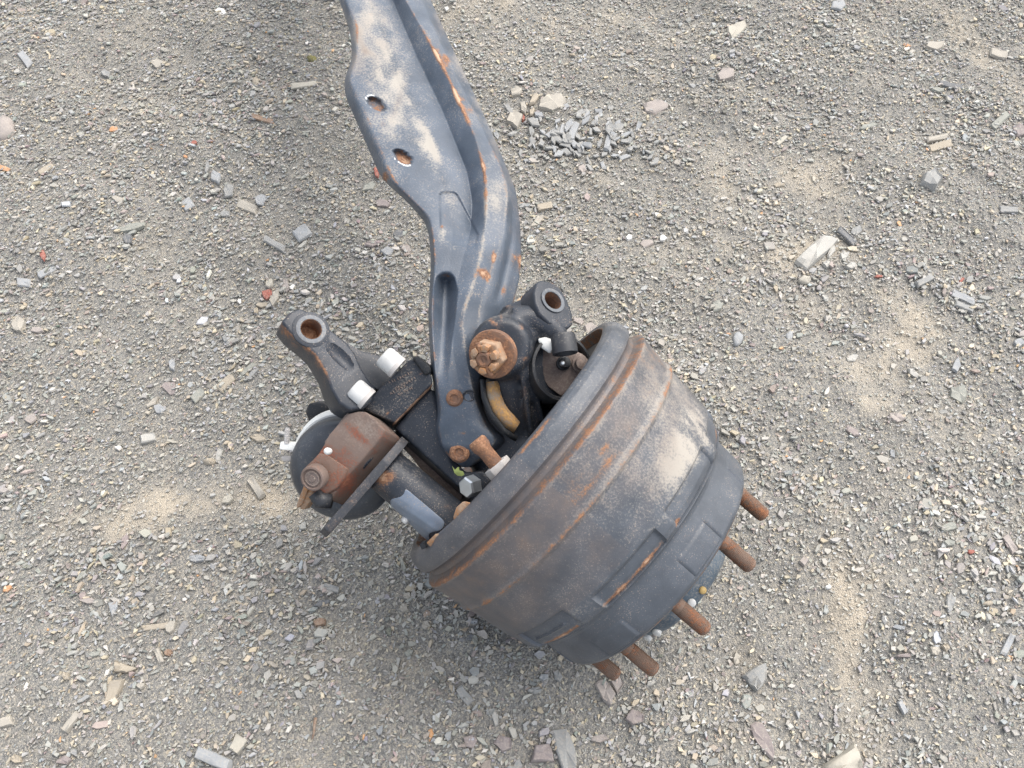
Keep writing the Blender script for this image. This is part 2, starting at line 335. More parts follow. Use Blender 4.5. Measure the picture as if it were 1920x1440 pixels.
def stone_mat(name, use_attr=None, col=None):
    m, n, bs, new, lk = nodes(name); vec = new('ShaderNodeTexCoord').outputs['Object']
    f1 = noisen(new, lk, vec, 240, 5, .6); f2 = noisen(new, lk, vec, 60, 5, .6)
    if use_attr: base = attrn(new, use_attr).outputs['Color']
    else: base = new('ShaderNodeRGB'); base.outputs[0].default_value = (*col, 1); base = base.outputs[0]
    c = mixn(new, lk, rampn(new, lk, f1, .42, .68, 0, .30), base, (.50, .45, .37))
    c = mixn(new, lk, rampn(new, lk, f2, .5, .75, 0, .30), c, (.17, .16, .15))
    lk(c, bs.inputs['Base Color']); bs.inputs['Roughness'].default_value = .88; bs.inputs['Specular IOR Level'].default_value = .22
    bp = new('ShaderNodeBump'); bp.inputs['Strength'].default_value = .45; bp.inputs['Distance'].default_value = .001
    lk(f1, bp.inputs['Height']); lk(bp.outputs[0], bs.inputs['Normal']); return m
gravel = link('gravel', me, stone_mat('gravel_stone', 'tone')); gravel['kind'] = 'stuff'
gravel['label'] = 'loose grey and tan slate gravel covering the whole ground'

# ------------------------------------------------------------------ the truck axle end: one bolted assembly
axle = bpy.data.objects.new('truck_axle', None); COL.objects.link(axle); axle.location = ROOT_AT; axle.empty_display_size = .2
axle['label'] = 'dark painted truck front axle end with rusty brake drum and curved beam lying on gravel'; axle['category'] = 'truck axle'
M_ring = metal('worn_steel', (.105, .115, .128), rust=.05, dust=.2, rough=.5, specks=.2, bump=.15)
AC = C(960, 720, 1); AC = CAM + D(.0146444, -.09261199, 1.23305686)                 # brake drum: centre of its rim plane and its axis
AX = D(.75558564, -.65146139, .06847189).normalized()
E1 = D(.05185809, -.04471173, -.99765305).normalized(); E2 = AX.cross(E1).normalized()
if E2.dot(D(.653, .757, 0)) < 0: E2 = -E2
def P(t, r, th): a = R(th); return AC + AX * t + (E1 * math.cos(a) + E2 * math.sin(a)) * r
def sstep(x, a, b): t = np.clip((x - a) / (b - a), 0, 1); return t * t * (3 - 2 * t)

# ---- brake drum
prof = np.array([(-.027, .2115), (-.0275, .214), (-.0265, .219), (-.023, .225), (-.017, .2295), (-.010, .2315), (-.002, .2322), (.003, .2315), (.006, .2275), (.0085, .2245), (.012, .2235), (.0165, .2245), (.0195, .2295), (.0215, .2355), (.0235, .2388), (.026, .2392), (.029, .2382),
                 (.05, .2352), (.073, .2325), (.0765, .2332), (.079, .2345), (.0815, .2345), (.084, .2325), (.087, .2305), (.12, .2268), (.15, .2232), (.165, .2215), (.180, .2195), (.187, .2165), (.192, .2105), (.195, .2035), (.198, .1995), (.203, .1975), (.225, .1958), (.245, .1945), (.254, .1935), (.2595, .1905), (.2625, .186), (.2635, .180), (.264, .10)])
seg_l = np.concatenate([[0], np.cumsum(np.hypot(np.diff(prof[:, 0]), np.diff(prof[:, 1])))])
dens = np.unique(np.concatenate([seg_l[:-1], np.linspace(0, seg_l[-2], 150), seg_l[-1:]]))
tt, rr0 = np.interp(dens, seg_l, prof[:, 0]), np.interp(dens, seg_l, prof[:, 1])
NT = 540; th = np.linspace(0, 360, NT, endpoint=False); T2, TH = np.meshgrid(tt, th, indexing='ij'); RR = np.repeat(rr0[:, None], NT, 1)
def awrap(a, c): return (a - c + 180) % 360 - 180
win = np.zeros_like(RR)
for c0, hw, t0, t1 in ((-5, 15.2, .1655, .1905), (32, 15.2, .162, .1905), (-46.3, 14.8, .152, .194), (69, 15, .163, .1905), (-83, 15, .16, .1905), (106, 15, .163, .1905), (143, 15, .163, .1905), (180, 15, .163, .1905), (217, 15, .163, .1905), (248, 11, .163, .1905)):
    a = np.abs(awrap(TH, c0)); win = np.maximum(win, (1 - sstep(a, hw - .5, hw + .5)) * sstep(T2, t0 - .0025, t0 + .0025) * (1 - sstep(T2, t1 - .0015, t1 + .0015)))
RR -= .0052 * win
a = np.abs(awrap(TH, -46.3)); RR += .0035 * (1 - sstep(np.abs(T2 - .172), .001, .0025)) * (1 - sstep(a, 9, 10))
pad = np.zeros_like(RR); ring_ = np.zeros_like(RR)
for c0 in (17.5, -32.3, 67, -82, 117, 167, 217, 267 - 20):
    a = np.abs(awrap(TH, c0)); pd = np.maximum((a - 8.8) * .0034, np.maximum(.2225 - T2, T2 - .2535)); pad = np.maximum(pad, 1 - sstep(pd, -.0004, .0012)); ring_ = np.maximum(ring_, np.exp(-((pd - .0014) / .0011) ** 2))
RR += .0016 * pad - .0016 * ring_ * (1 - pad)
RR += .0006 * np.sin(R(1) * TH * 3 + 1) * np.exp(-((T2 - .1) / .06) ** 2)
Vd = (np.array(AC)[None, None] + T2[..., None] * np.array(AX) + RR[..., None] * (np.cos(np.radians(TH))[..., None] * np.array(E1) + np.sin(np.radians(TH))[..., None] * np.array(E2)))
nm = len(tt)
# inner bore and back of the face close the shell
inn = [(.235, .10), (.235, .180), (.19, .188), (.183, .2045), (-.02, .2050), (-.0265, .2075)]
for t, r in inn: Vd = np.concatenate([Vd, (np.array(AC) + t * np.array(AX) + r * (np.cos(np.radians(th))[:, None] * np.array(E1) + np.sin(np.radians(th))[:, None] * np.array(E2)))[None]], 0)
nr = len(Vd); i0 = np.arange(nr)[:, None]; k0 = np.arange(NT)[None]
fq = np.stack([i0 * NT + k0, i0 * NT + (k0 + 1) % NT, ((i0 + 1) % nr) * NT + (k0 + 1) % NT, ((i0 + 1) % nr) * NT + k0], -1).reshape(-1, 4)
me = bpy.data.meshes.new('brake_drum'); me.vertices.add(nr * NT); me.vertices.foreach_set('co', Vd.reshape(-1, 3).astype(np.float32).ravel())
me.loops.add(fq.size); me.loops.foreach_set('vertex_index', fq.ravel().astype(np.int32)); me.polygons.add(len(fq)); me.polygons.foreach_set('loop_start', np.arange(0, fq.size, 4, dtype=np.int32)); me.update()
bm = bmesh.new(); bm.from_mesh(me); bmesh.ops.recalc_face_normals(bm, faces=bm.faces); bm.to_mesh(me); bm.free()
def lump(t, h, s, seed):                                   # soft noise along the drum
    r = np.random.default_rng(seed); o = np.zeros_like(t)
    for i in range(18): q = r.normal(0, 1, 2) * s; o += np.sin(t * 1000 / 10 * q[0] + np.radians(h) * 22 * q[1] + r.uniform(0, 6.28))
    return .5 + .5 * np.tanh(o / 3.4)
rust = .48 * np.exp(-((T2 - .0225) / .0040) ** 2) * (.55 + .6 * lump(T2, TH, .5, 3)) + .50 * np.exp(-((T2 - .0805) / .0036) ** 2) * (.55 + .6 * lump(T2, TH, .5, 4)) + .20 * np.exp(-((T2 - .0125) / .006) ** 2) \
    + .17 * np.exp(-((T2 - .055) / .022) ** 2) * lump(T2, TH, .7, 8)
rust += .26 * blob(T2, TH, .04, 62, .025, 16) + .14 * blob(T2, TH, .05, 2, .03, 14) + .34 * blob(T2, TH, .066, 12, .006, 12) + .3 * blob(T2, TH, .05, 20, .004, 5)
edge = np.exp(-((T2 - .1862) / .0034) ** 2) * (RR > .203)
stripe = np.clip(edge, 0, 1) * ((sstep(TH, 338.5, 340) + (TH < 9.5) * 1.0).clip(0, 1) * (.5 + .6 * lump(T2, TH, 1.1, 5)) + ((TH > 302) & (TH < 326)) * (.5 + .6 * lump(T2, TH, 1.2, 15)))
rust += .85 * np.clip(edge, 0, 1) * (sstep(TH, 338.5, 340) + (TH < 9.5) * 1.0).clip(0, 1) * (.55 + .45 * lump(T2, TH, 1.1, 5)) + .95 * np.clip(edge, 0, 1) * ((TH > 302) & (TH < 326)) * (.6 + .4 * lump(T2, TH, 1.2, 15)) + .9 * blob(T2, TH, .186, 18, .004, 2.2) + .7 * edge * blob(T2, TH, .19, 70, .01, 14)
rust += .7 * np.exp(-((T2 - .2605) / .0012) ** 2) * (.45 + .5 * lump(T2, TH, 1.0, 6)) + .7 * blob(T2, TH, -.024, 8, .0022, 8)
dust = .72 * blob(T2, TH, .142, 46, .030, 22) * (.3 + .9 * lump(T2, TH, 1.6, 9)) + .5 * blob(T2, TH, .135, 32, .02, 9) + .40 * blob(T2, TH, .07, 55, .06, 50) * (.4 + .7 * lump(T2, TH, .8, 10)) + .24 * np.exp(-((T2 - .0795) / .006) ** 2) + .4 * np.exp(-((T2 - .0255) / .005) ** 2) * lump(T2, TH, .9, 44) + .22 * np.exp(-((T2 - .165) / .004) ** 2) * lump(T2, TH, 1.5, 12)
z = np.zeros(6 * NT)
film = .7 * .75 * np.exp(-((T2 - .013) / .009) ** 2) + .62 * np.exp(-((T2 - .05) / .032) ** 2) * (.5 + .6 * lump(T2, TH, .5, 31)) + .36 * np.exp(-((T2 - .115) / .035) ** 2) * lump(T2, TH, .6, 32) + .2 * (TH > 270) * (T2 < .16)
film *= (1 - .9 * win)
dust -= .22 * sstep(T2, .192, .20) + .18 * win; dust += .6 * stripe; film *= 1 - sstep(T2, .17, .2)
attr(me, 'film', np.concatenate([film.ravel(), z + .3])); attr(me, 'rust', np.concatenate([rust.ravel(), z + .5])); attr(me, 'dust', np.concatenate([dust.ravel(), z]))
drum = link('brake_drum', me, M_drum, axle, 38)
# ---- hub, studs, painted bolts
hub = MB().lathe(AC, AX, [(.05, .05), (.05, .085), (.24, .095), (.2645, .097), (.2648, .104), (.275, .1045), (.305, .1035), (.314, .101), (.320, .095), (.324, .085), (.325, .06), (.330, .055), (.338, .045), (.340, 0)], 96).build('wheel_hub', M_hub, axle, 35)
sp = [(-.01, .0105)]; t = 0.0
sp += [(.005, .0108), (.012, .0108)]
for i in range(20): sp += [(.0130 + i * .0022, .0110), (.0141 + i * .0022, .0100)]
sp += [(.058, .0104), (.0605, .0085), (.061, 0)]
stud_me = None
for k in range(10):
    o = P(.262, .1675, -6 + 36.2 * k)
    mb = MB().lathe(o, AX, sp, 20)
    s = mb.build('wheel_stud', M_ruststud, hub, 30); s.parent = hub
def onhub(px, py, r):
    d = (C(px, py, 1) - CAM); d2 = d - AX * d.dot(AX); o = CAM - AC; o2 = o - AX * o.dot(AX)
    A, B, Cc = d2.dot(d2), 2 * d2.dot(o2), o2.dot(o2) - r * r; s = (-B - math.sqrt(max(0, B * B - 4 * A * Cc))) / (2 * A); return CAM + d * s
for (px, py, mat, rr) in ((1318, 1107, M_yellow, .0054), (1297, 1131, M_white, .0062), (1231, 1187, M_white, .0066), (1213, 1197, M_white, .0066)):
    p = onhub(px, py, .1045); nrm = (p - AC); nrm = (nrm - AX * nrm.dot(AX)).normalized()
    MB().lathe(p - nrm * .004, nrm, [(0, rr), (.0042, rr), (.0054, rr * .8), (.006, rr * .4), (.0061, 0)], 14).build('paint_dab', mat, hub, 50)

# ---- axle beam
LN = {
 'L0': ([-560, -420, 0, 62, 108, 153, 182, 252, 331, 350, 377, 415, 444, 492, 587, 645, 698, 750, 777, 802, 840, 867, 876],
        [440, 480, 636, 657, 660, 645, 648, 679, 713, 731, 762, 796, 805, 808, 803, 805, 809, 817, 819, 814, 824, 847, 868]),
 'L1': ([-560, -420, 0, 48, 108, 148, 201, 259, 335, 353, 379, 405, 444, 492, 587, 645, 698, 750, 777, 802, 840, 867, 876],
        [448, 490, 650, 670, 670, 656, 681, 705, 737, 753, 779, 806, 813, 816, 811, 813, 817, 825, 827, 822, 831, 852, 871]),
 'VS': ([-560, -420, 0, 60, 108, 156, 216, 300, 348, 400, 444, 492, 560, 660, 767, 876], [455, 505, 690, 716, 730, 746, 785, 818, 832, 846, 850, 845, 830, 830, 845, 873]),
 'CR': ([-560, -420, 0, 19, 108, 204, 323, 380, 434, 470, 560, 660, 767, 823, 876], [466, 525, 737, 744, 782, 828, 876, 886, 882, 872, 850, 850, 868, 880, 874]),
 'R1': ([-560, -420, 0, 55, 120, 187, 254, 319, 360, 415, 480, 528, 575, 611, 660, 700, 740, 767, 794, 813, 823, 845, 865, 876],
        [480, 560, 760, 792, 828, 859, 890, 908, 911, 911, 901, 889, 872, 866, 872, 880, 888, 897, 909, 921, 930, 918, 896, 876]),
 'R2': ([-560, -420, 0, 72, 163, 240, 312, 340, 372, 444, 487, 535, 575, 640, 700, 740, 767, 794, 813, 823, 845, 865, 876],
        [495, 573, 788, 818, 862, 902, 939, 947, 951, 942, 927, 911, 900, 894, 896, 897, 904, 916, 934, 948, 929, 901, 878]),
 'R': ([-560, -420, 0, 72, 163, 240, 335, 360, 415, 480, 528, 568, 640, 700, 740, 767, 794, 813, 823, 845, 865, 876],
       [510, 585, 808, 840, 883, 919, 959, 968, 975, 978, 973, 963, 935, 915, 904, 910, 922, 947, 966, 940, 906, 880])}
ys = np.concatenate([np.linspace(-560, -30, 40, endpoint=False), np.linspace(-30, 876, 453)])
BD = np.interp(ys, [-560, -420, -200, 0, 150, 300, 450, 560, 700, 800, 880], [3.2, 2.2, 1.75, 1.45, 1.36, 1.27, 1.20, 1.165, 1.13, 1.125, 1.135])
def smooth1(a, n):
    k = np.ones(2 * n + 1) / (2 * n + 1); return np.convolve(np.pad(a, n, mode='edge'), k, 'valid')
BD = np.concatenate([BD[:40], smooth1(BD[40:], 30)])
cl = {k: np.interp(ys, *v) for k, v in LN.items()}
for k in cl: cl[k] = np.concatenate([cl[k][:40], smooth1(cl[k][40:], 5)])
names = ['L0', 'L1', 'VS', 'CR', 'R1', 'R2', 'R']; sub = [8, 20, 22, 20, 16, 14]
deep = 1 - sstep(ys, 405, 478)                                # the web pocket runs out above the kingpin boss
offs = {'L0': .034 + 0 * ys, 'L1': 0 * ys, 'VS': .012 * deep + .001, 'CR': .029 * deep + .002, 'R1': .000 + 0 * ys, 'R2': .013 + 0 * ys, 'R': .055 + 0 * ys}
Xs, Os = [], []
for i in range(6):
    a, b = names[i], names[i + 1]
    for j in range(sub[i] + (1 if i == 5 else 0)):
        f = j / sub[i]; Xs.append(cl[a] * (1 - f) + cl[b] * f)
        e = f ** 1.6 if i == 2 else (math.sin(f * math.pi / 2) * .35 + f * .65) if i == 3 else (f ** 1.6 if i == 1 else (math.sin(f * math.pi / 2) ** 1.0 if i == 0 else (f ** 1.5 if i == 5 else f)))
        Os.append(offs[a] * (1 - e) + offs[b] * e)
Xs, Os = np.array(Xs).T, np.array(Os).T; Yb = np.repeat(ys[:, None], Xs.shape[1], 1)
u01 = np.linspace(0, 1, Xs.shape[1])
# groove down the right flange, tear-drop pocket in the boss, dish at the top, bolt holes, forging steps
dx = Xs - np.interp(ys, [470, 520, 600, 700], [838, 836, 834, 829])[:, None]
wl = np.interp(ys, [500, 520, 560, 620, 700, 716], [2, 16, 24, 22, 15, 12])[:, None]; wr = np.interp(ys, [500, 520, 545, 580, 640, 700, 716], [2, 14, 20, 18, 13, 10, 9])[:, None]
e = np.where(dx < 0, -dx / wl, dx / wr); pk = (.45 * (1 - sstep(e, .1, 1.2)) + .55 * np.clip(1 - (e / 1.2) ** 2, 0, 1)) * (sstep(ys, 508, 528) * (1 - sstep(ys, 545, 745)))[:, None]
Os += .030 * pk
Os += .006 * blob(Xs, Yb, 703, 10, 34, 42)
fl = np.clip(1 - np.abs((Xs - (.5 * cl['R2'] + .5 * cl['R'])[:, None]) / 10), 0, 1) * (sstep(ys, 330, 400) * (1 - sstep(ys, 540, 575)))[:, None]; Os += .006 * fl
tong = sstep(np.maximum(np.abs(Xs - np.interp(ys, [355, 470], [838, 870])[:, None]) / np.interp(ys, [355, 365, 440, 470], [8, 17, 36, 20])[:, None], 0), .9, 1.05); Os += .004 * (1 - tong) * (sstep(ys, 357, 364) * (1 - sstep(ys, 440, 470)))[:, None]
hole = np.zeros_like(Xs); chalk = np.zeros_like(Xs)
for hx, hy in ((705, 195), (754, 294)):
    a = R(-38); ddx, ddy = Xs - hx, Yb - hy; ux = ddx * math.cos(a) - ddy * math.sin(a); uy = ddx * math.sin(a) + ddy * math.cos(a); rr_ = np.hypot(ux / 19.5, uy / 10.5)
    hole = np.maximum(hole, 1 - sstep(rr_, .90, 1.02)); side = np.clip((-ddx * .35 + ddy * .9) / 10 if hy > 250 else (-ddx * .9 - ddy * .3) / 10, 0, 1)
    chalk = np.maximum(chalk, np.exp(-((rr_ - 1.13) / .15) ** 2) * (.12 + .62 * side))
uc = np.clip((Xs - cl['L0'][:, None]) / np.maximum(cl['R'] - cl['L0'], 1)[:, None] * 2 - 1, -1, 1); lo_ = sstep(ys, 690, 760)[:, None]
Os += lo_ * .016 * np.abs(uc) ** 3 + (.035 * np.clip((ys - 832) / 44, 0, 1) ** 2)[:, None]
Os += .013 * hole
nz = np.zeros_like(Xs)
for i in range(16):
    r_ = np.random.default_rng(100 + i); q = r_.normal(0, 1, 2) * .035; nz += np.sin(Xs * q[0] + Yb * q[1] + r_.uniform(0, 6.28))
nz = .5 + .5 * np.tanh(nz / 3); Os += .0012 * nz
Dd = BD[:, None] + Os
def grid_pts(Xg, Yg, Dg):
    xx, yy = (Xg - 960) / F * Dg, -(Yg - 720) / F * Dg
    return np.array(CAM) + xx[..., None] * np.array(RX) + yy[..., None] * np.array(UP) + Dg[..., None] * np.array(VW)
front = grid_pts(Xs, Yb, Dd)
nyb, nxb = Xs.shape
back = np.stack([front[:, 0] + np.array(VW) * .03 + np.array(RX) * .004, front[:, nxb // 3] + np.array(VW) * .085, front[:, 2 * nxb // 3] + np.array(VW) * .085, front[:, -1] + np.array(VW) * .03 - np.array(RX) * .006], 1)
allv = np.concatenate([front, back[:, ::-1]], 1); nc = allv.shape[1]
i0 = np.arange(nyb - 1)[:, None]; k0 = np.arange(nc)[None]
fq = np.stack([i0 * nc + k0, i0 * nc + (k0 + 1) % nc, (i0 + 1) * nc + (k0 + 1) % nc, (i0 + 1) * nc + k0], -1).reshape(-1, 4)
me = bpy.data.meshes.new('axle_beam'); me.from_pydata(allv.reshape(-1, 3).tolist(), [], fq.tolist() + [list(range(nc)), list(range(nyb * nc - 1, (nyb - 1) * nc - 1, -1))]); me.update()
bm = bmesh.new(); bm.from_mesh(me); bmesh.ops.recalc_face_normals(bm, faces=bm.faces); bm.to_mesh(me); bm.free()
near = lambda key, wd: np.exp(-((Xs - cl[key][:, None]) / wd) ** 2)
up = (1 - sstep(ys, 330, 470))[:, None]
rust = near('R1', 4.5) * (.62 * (1 - sstep(ys, 250, 400))[:, None] + .36) * (.45 + .75 * nz) + .35 * near('L1', 3.5) * (.4 + .8 * nz) + .42 * near('R2', 3.5) * (sstep(ys, 200, 300) * (1 - sstep(ys, 560, 620)))[:, None] * (.3 + .9 * nz) + .5 * near('R', 3) * sstep(ys, 480, 520)[:, None]
for x, y, rx, ry, s in ((836, 112, 9, 14, .75), (822, 92, 8, 16, .5), (868, 186, 7, 7, .6), (878, 205, 16, 10, .42), (905, 512, 13, 11, .85), (962, 470, 9, 22, .72), (976, 488, 5, 14, .7), (945, 545, 6, 12, .65), (838, 517, 8, 3, .8), (723, 332, 6, 12, .7), (718, 232, 6, 6, .6), (712, 212, 7, 3, .5), (925, 480, 4, 14, .6), (833, 700, 3, 6, .5), (870, 812, 6, 4, .5), (886, 838, 6, 4, .5), (829, 425, 5, 4, .5)): rust += s * blob(Xs, Yb, x, y, rx, ry)
rust += .95 * hole
dust = .70 * blob(Xs, Yb, 700, 80, 40, 62) + .55 * blob(Xs, Yb, 725, 135, 40, 40) + .75 * blob(Xs, Yb, 806, 285, 14, 60, 25) * (.5 + .6 * nz) + .42 * blob(Xs, Yb, 745, 235, 30, 50, 30) + .45 * near('VS', 10) * up * nz + .22 * up * nz + .55 * blob(Xs, Yb, 931, 400, 16, 60) * nz + .5 * blob(Xs, Yb, 830, 440, 8, 14) + .4 * blob(Xs, Yb, 848, 462, 16, 6, -25) + .35 * near('R1', 5) * sstep(ys, 330, 420)[:, None]
dust += .25 * near('R', 8) * (1 - sstep(ys, 200, 340))[:, None]
dust += (.62 * near('R2', 3) + .42 * near('R1', 3.5)) * (sstep(ys, 320, 380) * (1 - sstep(ys, 570, 640)))[:, None] * (.3 + .9 * nz)
dust -= .3 * pk + .3 * blob(Xs, Yb, 860, 300, 24, 130, 22)
chalk += .30 * np.exp(-((tong - .5) / .35) ** 2) * (sstep(ys, 355, 365) * (1 - sstep(ys, 380, 400)))[:, None]
pad4 = np.zeros((nyb, 4)); cat = lambda g: np.concatenate([g, pad4], 1).ravel()
nz2 = np.zeros_like(Xs)
for i in range(22):
    r_ = np.random.default_rng(300 + i); q = r_.normal(0, 1, 2) * .11; nz2 += np.sin(Xs * q[0] + Yb * q[1] + r_.uniform(0, 6.28))
nz2 = .5 + .5 * np.tanh(nz2 / 3.2); dust = dust * (.45 + .75 * nz2); rust = rust * (.42 + .8 * nz2)
attr(me, 'rust', cat(rust)); attr(me, 'dust', cat(dust)); attr(me, 'film', cat(.8 * blob(Xs, Yb, 690, 95, 26, 50) * nz2 + .5 * blob(Xs, Yb, 745, 195, 5, 26, -20) + .3 * near('R', 14) * nz2)); attr(me, 'chalk', cat(chalk))
beam = link('axle_beam', me, M_beam, axle, 180)
# plugs in the boss
def surf(px, py):
    j = int(np.argmin(np.abs(ys - py))); i = int(np.argmin(np.abs(Xs[j] - px))); return Dd[j, i]
for px, py, r, mat in ((853, 746, .0105, M_rust), (862, 848, .0125, M_rust)):
    d = surf(px, py); p = C(px, py, d + .004); ax = D(-.05, -.1, -1).normalized()
    MB().lathe(p, ax, [(0, r * 1.15), (.006, r * 1.1), (.007, r * .95), (.009, r * .85), (.0095, r * .6), (.0075, r * .45), (.0075, .0)], 22).build('boss_plug', mat, beam, 40)
p = C(879, 742, surf(879, 742) + .001); MB().lathe(p, D(0, -.1, -1).normalized(), [(0, .0085), (.0015, .0085), (.0022, .0075), (.0015, .0062), (.0008, .006), (.0008, 0)], 24).build('plug_hole', M_dark, beam, 40)

# ---- steering knuckle (one casting)
kb = MB()
kb.lathe(C(941, 648, 1.088), D(.03, -.02, 1), [(0, .031), (.004, .037), (.014, .041), (.03, .0435), (.06, .046), (.17, .055)], 40)
kb.lathe(C(975, 617, 1.112), D(.03, -.02, 1), [(0, .020), (.004, .027), (.014, .032), (.03, .034), (.1, .036)], 40)
kb.tube([C(965, 605, 1.125), C(1000, 597, 1.125), C(1030, 612, 1.12), C(1052, 634, 1.12)], [.024, .019, .0165, .0145], 16)
kb.tube([C(965, 615, 1.15), C(1000, 592, 1.165), C(1030, 590, 1.175)], [.034, .028, .022], 16)
kb.prism([C(905, 690, 1.125), C(970, 660, 1.108), C(992, 690, 1.115), C(1012, 735, 1.14), C(1012, 790, 1.155), C(1000, 850, 1.165), C(978, 842, 1.155), C(960, 800, 1.145), C(930, 745, 1.135)], VW * .08)
kb.tube([C(975, 684, 1.102), C(985, 740, 1.12), C(996, 815, 1.15)], [.0035, .005, .004], 8)
kb.tube([C(990, 690, 1.11), C(1003, 740, 1.13), C(1020, 790, 1.155)], [.004, .005, .003], 8)
kb.lathe(C(1030, 688, 1.165), D(.45, .05, -.9), [(-.05, .05), (.02, .048), (.024, .044)], 36)
kb.prism([C(740, 802, 1.165), C(806, 726, 1.165), C(838, 745, 1.175), C(850, 850, 1.175), C(872, 885, 1.165), C(905, 880, 1.165), C(935, 905, 1.165), C(900, 950, 1.17), C(862, 915, 1.165), C(800, 858, 1.165)], D(-.016, -.022, .085))
kb.cyl(P(-.10, .0, 0), P(.0, 0, 0), .055, .085, 32)
me = cast(kb, .0032, 7); X_, Y_ = survey(coords(me))
attr(me, 'rust', .5 * blob(X_, Y_, 925, 605, 6, 14, 35) + .5 * blob(X_, Y_, 940, 596, 4, 8) + .5 * blob(X_, Y_, 978, 613, 5, 7) + .35 * blob(X_, Y_, 948, 574, 20, 4) + .5 * blob(X_, Y_, 985, 672, 6, 6) + .3 * blob(X_, Y_, 985, 740, 5, 50, 8))
attr(me, 'dust', .4 * blob(X_, Y_, 930, 590, 40, 20) + .25 * blob(X_, Y_, 990, 740, 8, 60, 10))
knuckle = link('steering_knuckle', me, M_arm, axle, 180)
# bearing block with cast marks
bb = MB().prism([C(678, 766, 1.152), C(692, 748, 1.148), C(765, 676, 1.140), C(780, 668, 1.140), C(806, 690, 1.140), C(812, 722, 1.142), C(806, 726, 1.142), C(741, 793, 1.148)], D(-.012, -.016, .075))
bm_ = MB().prism([C(772, 672, 1.134), C(780, 666, 1.132), C(806, 688, 1.132), C(808, 700, 1.135), C(796, 705, 1.136)], D(0, 0, .05))
me = evaluated(bb.mesh(), [('BEVEL', dict(width=.003, segments=3, limit_method='ANGLE', angle_limit=R(30))), ('SUBSURF', dict(subdivision_type='SIMPLE', levels=4, render_levels=4))])
X_, Y_ = survey(coords(me)); ln = np.abs((X_ - 741) * .712 + (Y_ - 793) * .702)
chk = .25 * blob(X_, Y_, 757, 722, 24, 16, 40)
attr(me, 'rust', .9 * np.exp(-(ln / 2.2) ** 2) * (Y_ > 715) * (X_ > 735) + .7 * blob(X_, Y_, 727, 775, 3, 9, -40) + .5 * blob(X_, Y_, 703, 754, 5, 3) + .5 * blob(X_, Y_, 790, 700, 6, 3, 20)); attr(me, 'dust', .75 * chk + .3 * blob(X_, Y_, 715, 772, 20, 5, -40) + .10)
block = link('bearing_block', me, M_dark, axle, 40)
bp0 = C(692, 748, 1.148); bpn = (C(765, 676, 1.140) - bp0).cross(C(741, 793, 1.148) - bp0).normalized()
def CP_(px, py): dv = C(px, py, 1) - CAM; return CAM + dv * ((bp0 - CAM).dot(bpn) / dv.dot(bpn))
cm = MB(); r9 = random.Random(4); bn_ = (C(765, 676, 1.140) - C(692, 748, 1.148)).cross(C(741, 793, 1.148) - C(692, 748, 1.148)).normalized()
if bn_.dot(VW) > 0: bn_ = -bn_
for row, (x0, y0, n_) in enumerate(((731, 718, 9), (743, 727, 8), (733, 737, 6), (748, 739, 6))):
    for i in range(n_):
        for q_ in range(2):
            x = x0 + i * 5.0 + r9.uniform(-1.2, 1.2); y = y0 - i * 2.5 + r9.uniform(-1.5, 1.5); an = r9.choice((-.5, 1.07, 1.07, .3)); L = r9.uniform(1.4, 2.8)
            pa_ = CP_(x - L * math.cos(an), y - L * math.sin(an)); pb_ = CP_(x + L * math.cos(an), y + L * math.sin(an)); cm.tube([pa_, pb_], .0005, 5)
cm.build('cast_marks', M_spider, block, 60)['kind'] = 'stuff'
bm_.build('casting_boss', M_black, block, 40, .003)

# ---- rear steering arm with eye (upper right)
arm2_n = D(.50, .40, -.77).normalized(); arm2_p = C(1036, 564, 1.122)
def CP(px, py, p0, nr):
    dv = C(px, py, 1) - CAM; return CAM + dv * ((p0 - CAM).dot(nr) / dv.dot(nr))
me = MB().prism([CP(1001, 548, arm2_p, arm2_n), CP(1006, 530, arm2_p, arm2_n), CP(1014, 524, arm2_p, arm2_n), CP(1038, 529, arm2_p, arm2_n), CP(1052, 540, arm2_p, arm2_n), CP(1066, 566, arm2_p, arm2_n), CP(1074, 588, arm2_p, arm2_n), CP(1075, 608, arm2_p, arm2_n), CP(1066, 616, arm2_p, arm2_n), CP(1050, 616, arm2_p, arm2_n), CP(1030, 606, arm2_p, arm2_n), CP(1012, 588, arm2_p, arm2_n), CP(1003, 568, arm2_p, arm2_n)], arm2_n * -.042).mesh()
me = evaluated(me, [('BEVEL', dict(width=.0035, segments=3, limit_method='ANGLE', angle_limit=R(40)))])
pe = arm2_p; ae = arm2_n
me = cut(me, [MB().cyl(pe - ae * .035, pe + ae * .03, .0140, seg=40)])
X_, Y_ = survey(coords(me)); attr(me, 'rust', .7 * blob(X_, Y_, 1032, 530, 8, 4) + .4 * blob(X_, Y_, 1020, 578, 4, 12, 40))
arm2 = link('steering_arm', me, M_arm, axle, 40)
MB().lathe(pe + ae * .0005, ae, [(-.001, .0140), (.001, .0185), (.0016, .0180), (.0016, .0145), (.001, .0133), (-.030, .0133), (-.030, .014)], 44, closed=True).build('eye_bushing', M_ring, arm2, 35)
MB().lathe(pe, ae, [(.000, .0132), (-.027, .0130), (-.028, .0), (-.0285, 0), (-.0285, .0134), (.000, .01335)], 40, closed=True).build('bore_lining', M_rust, arm2, 60)

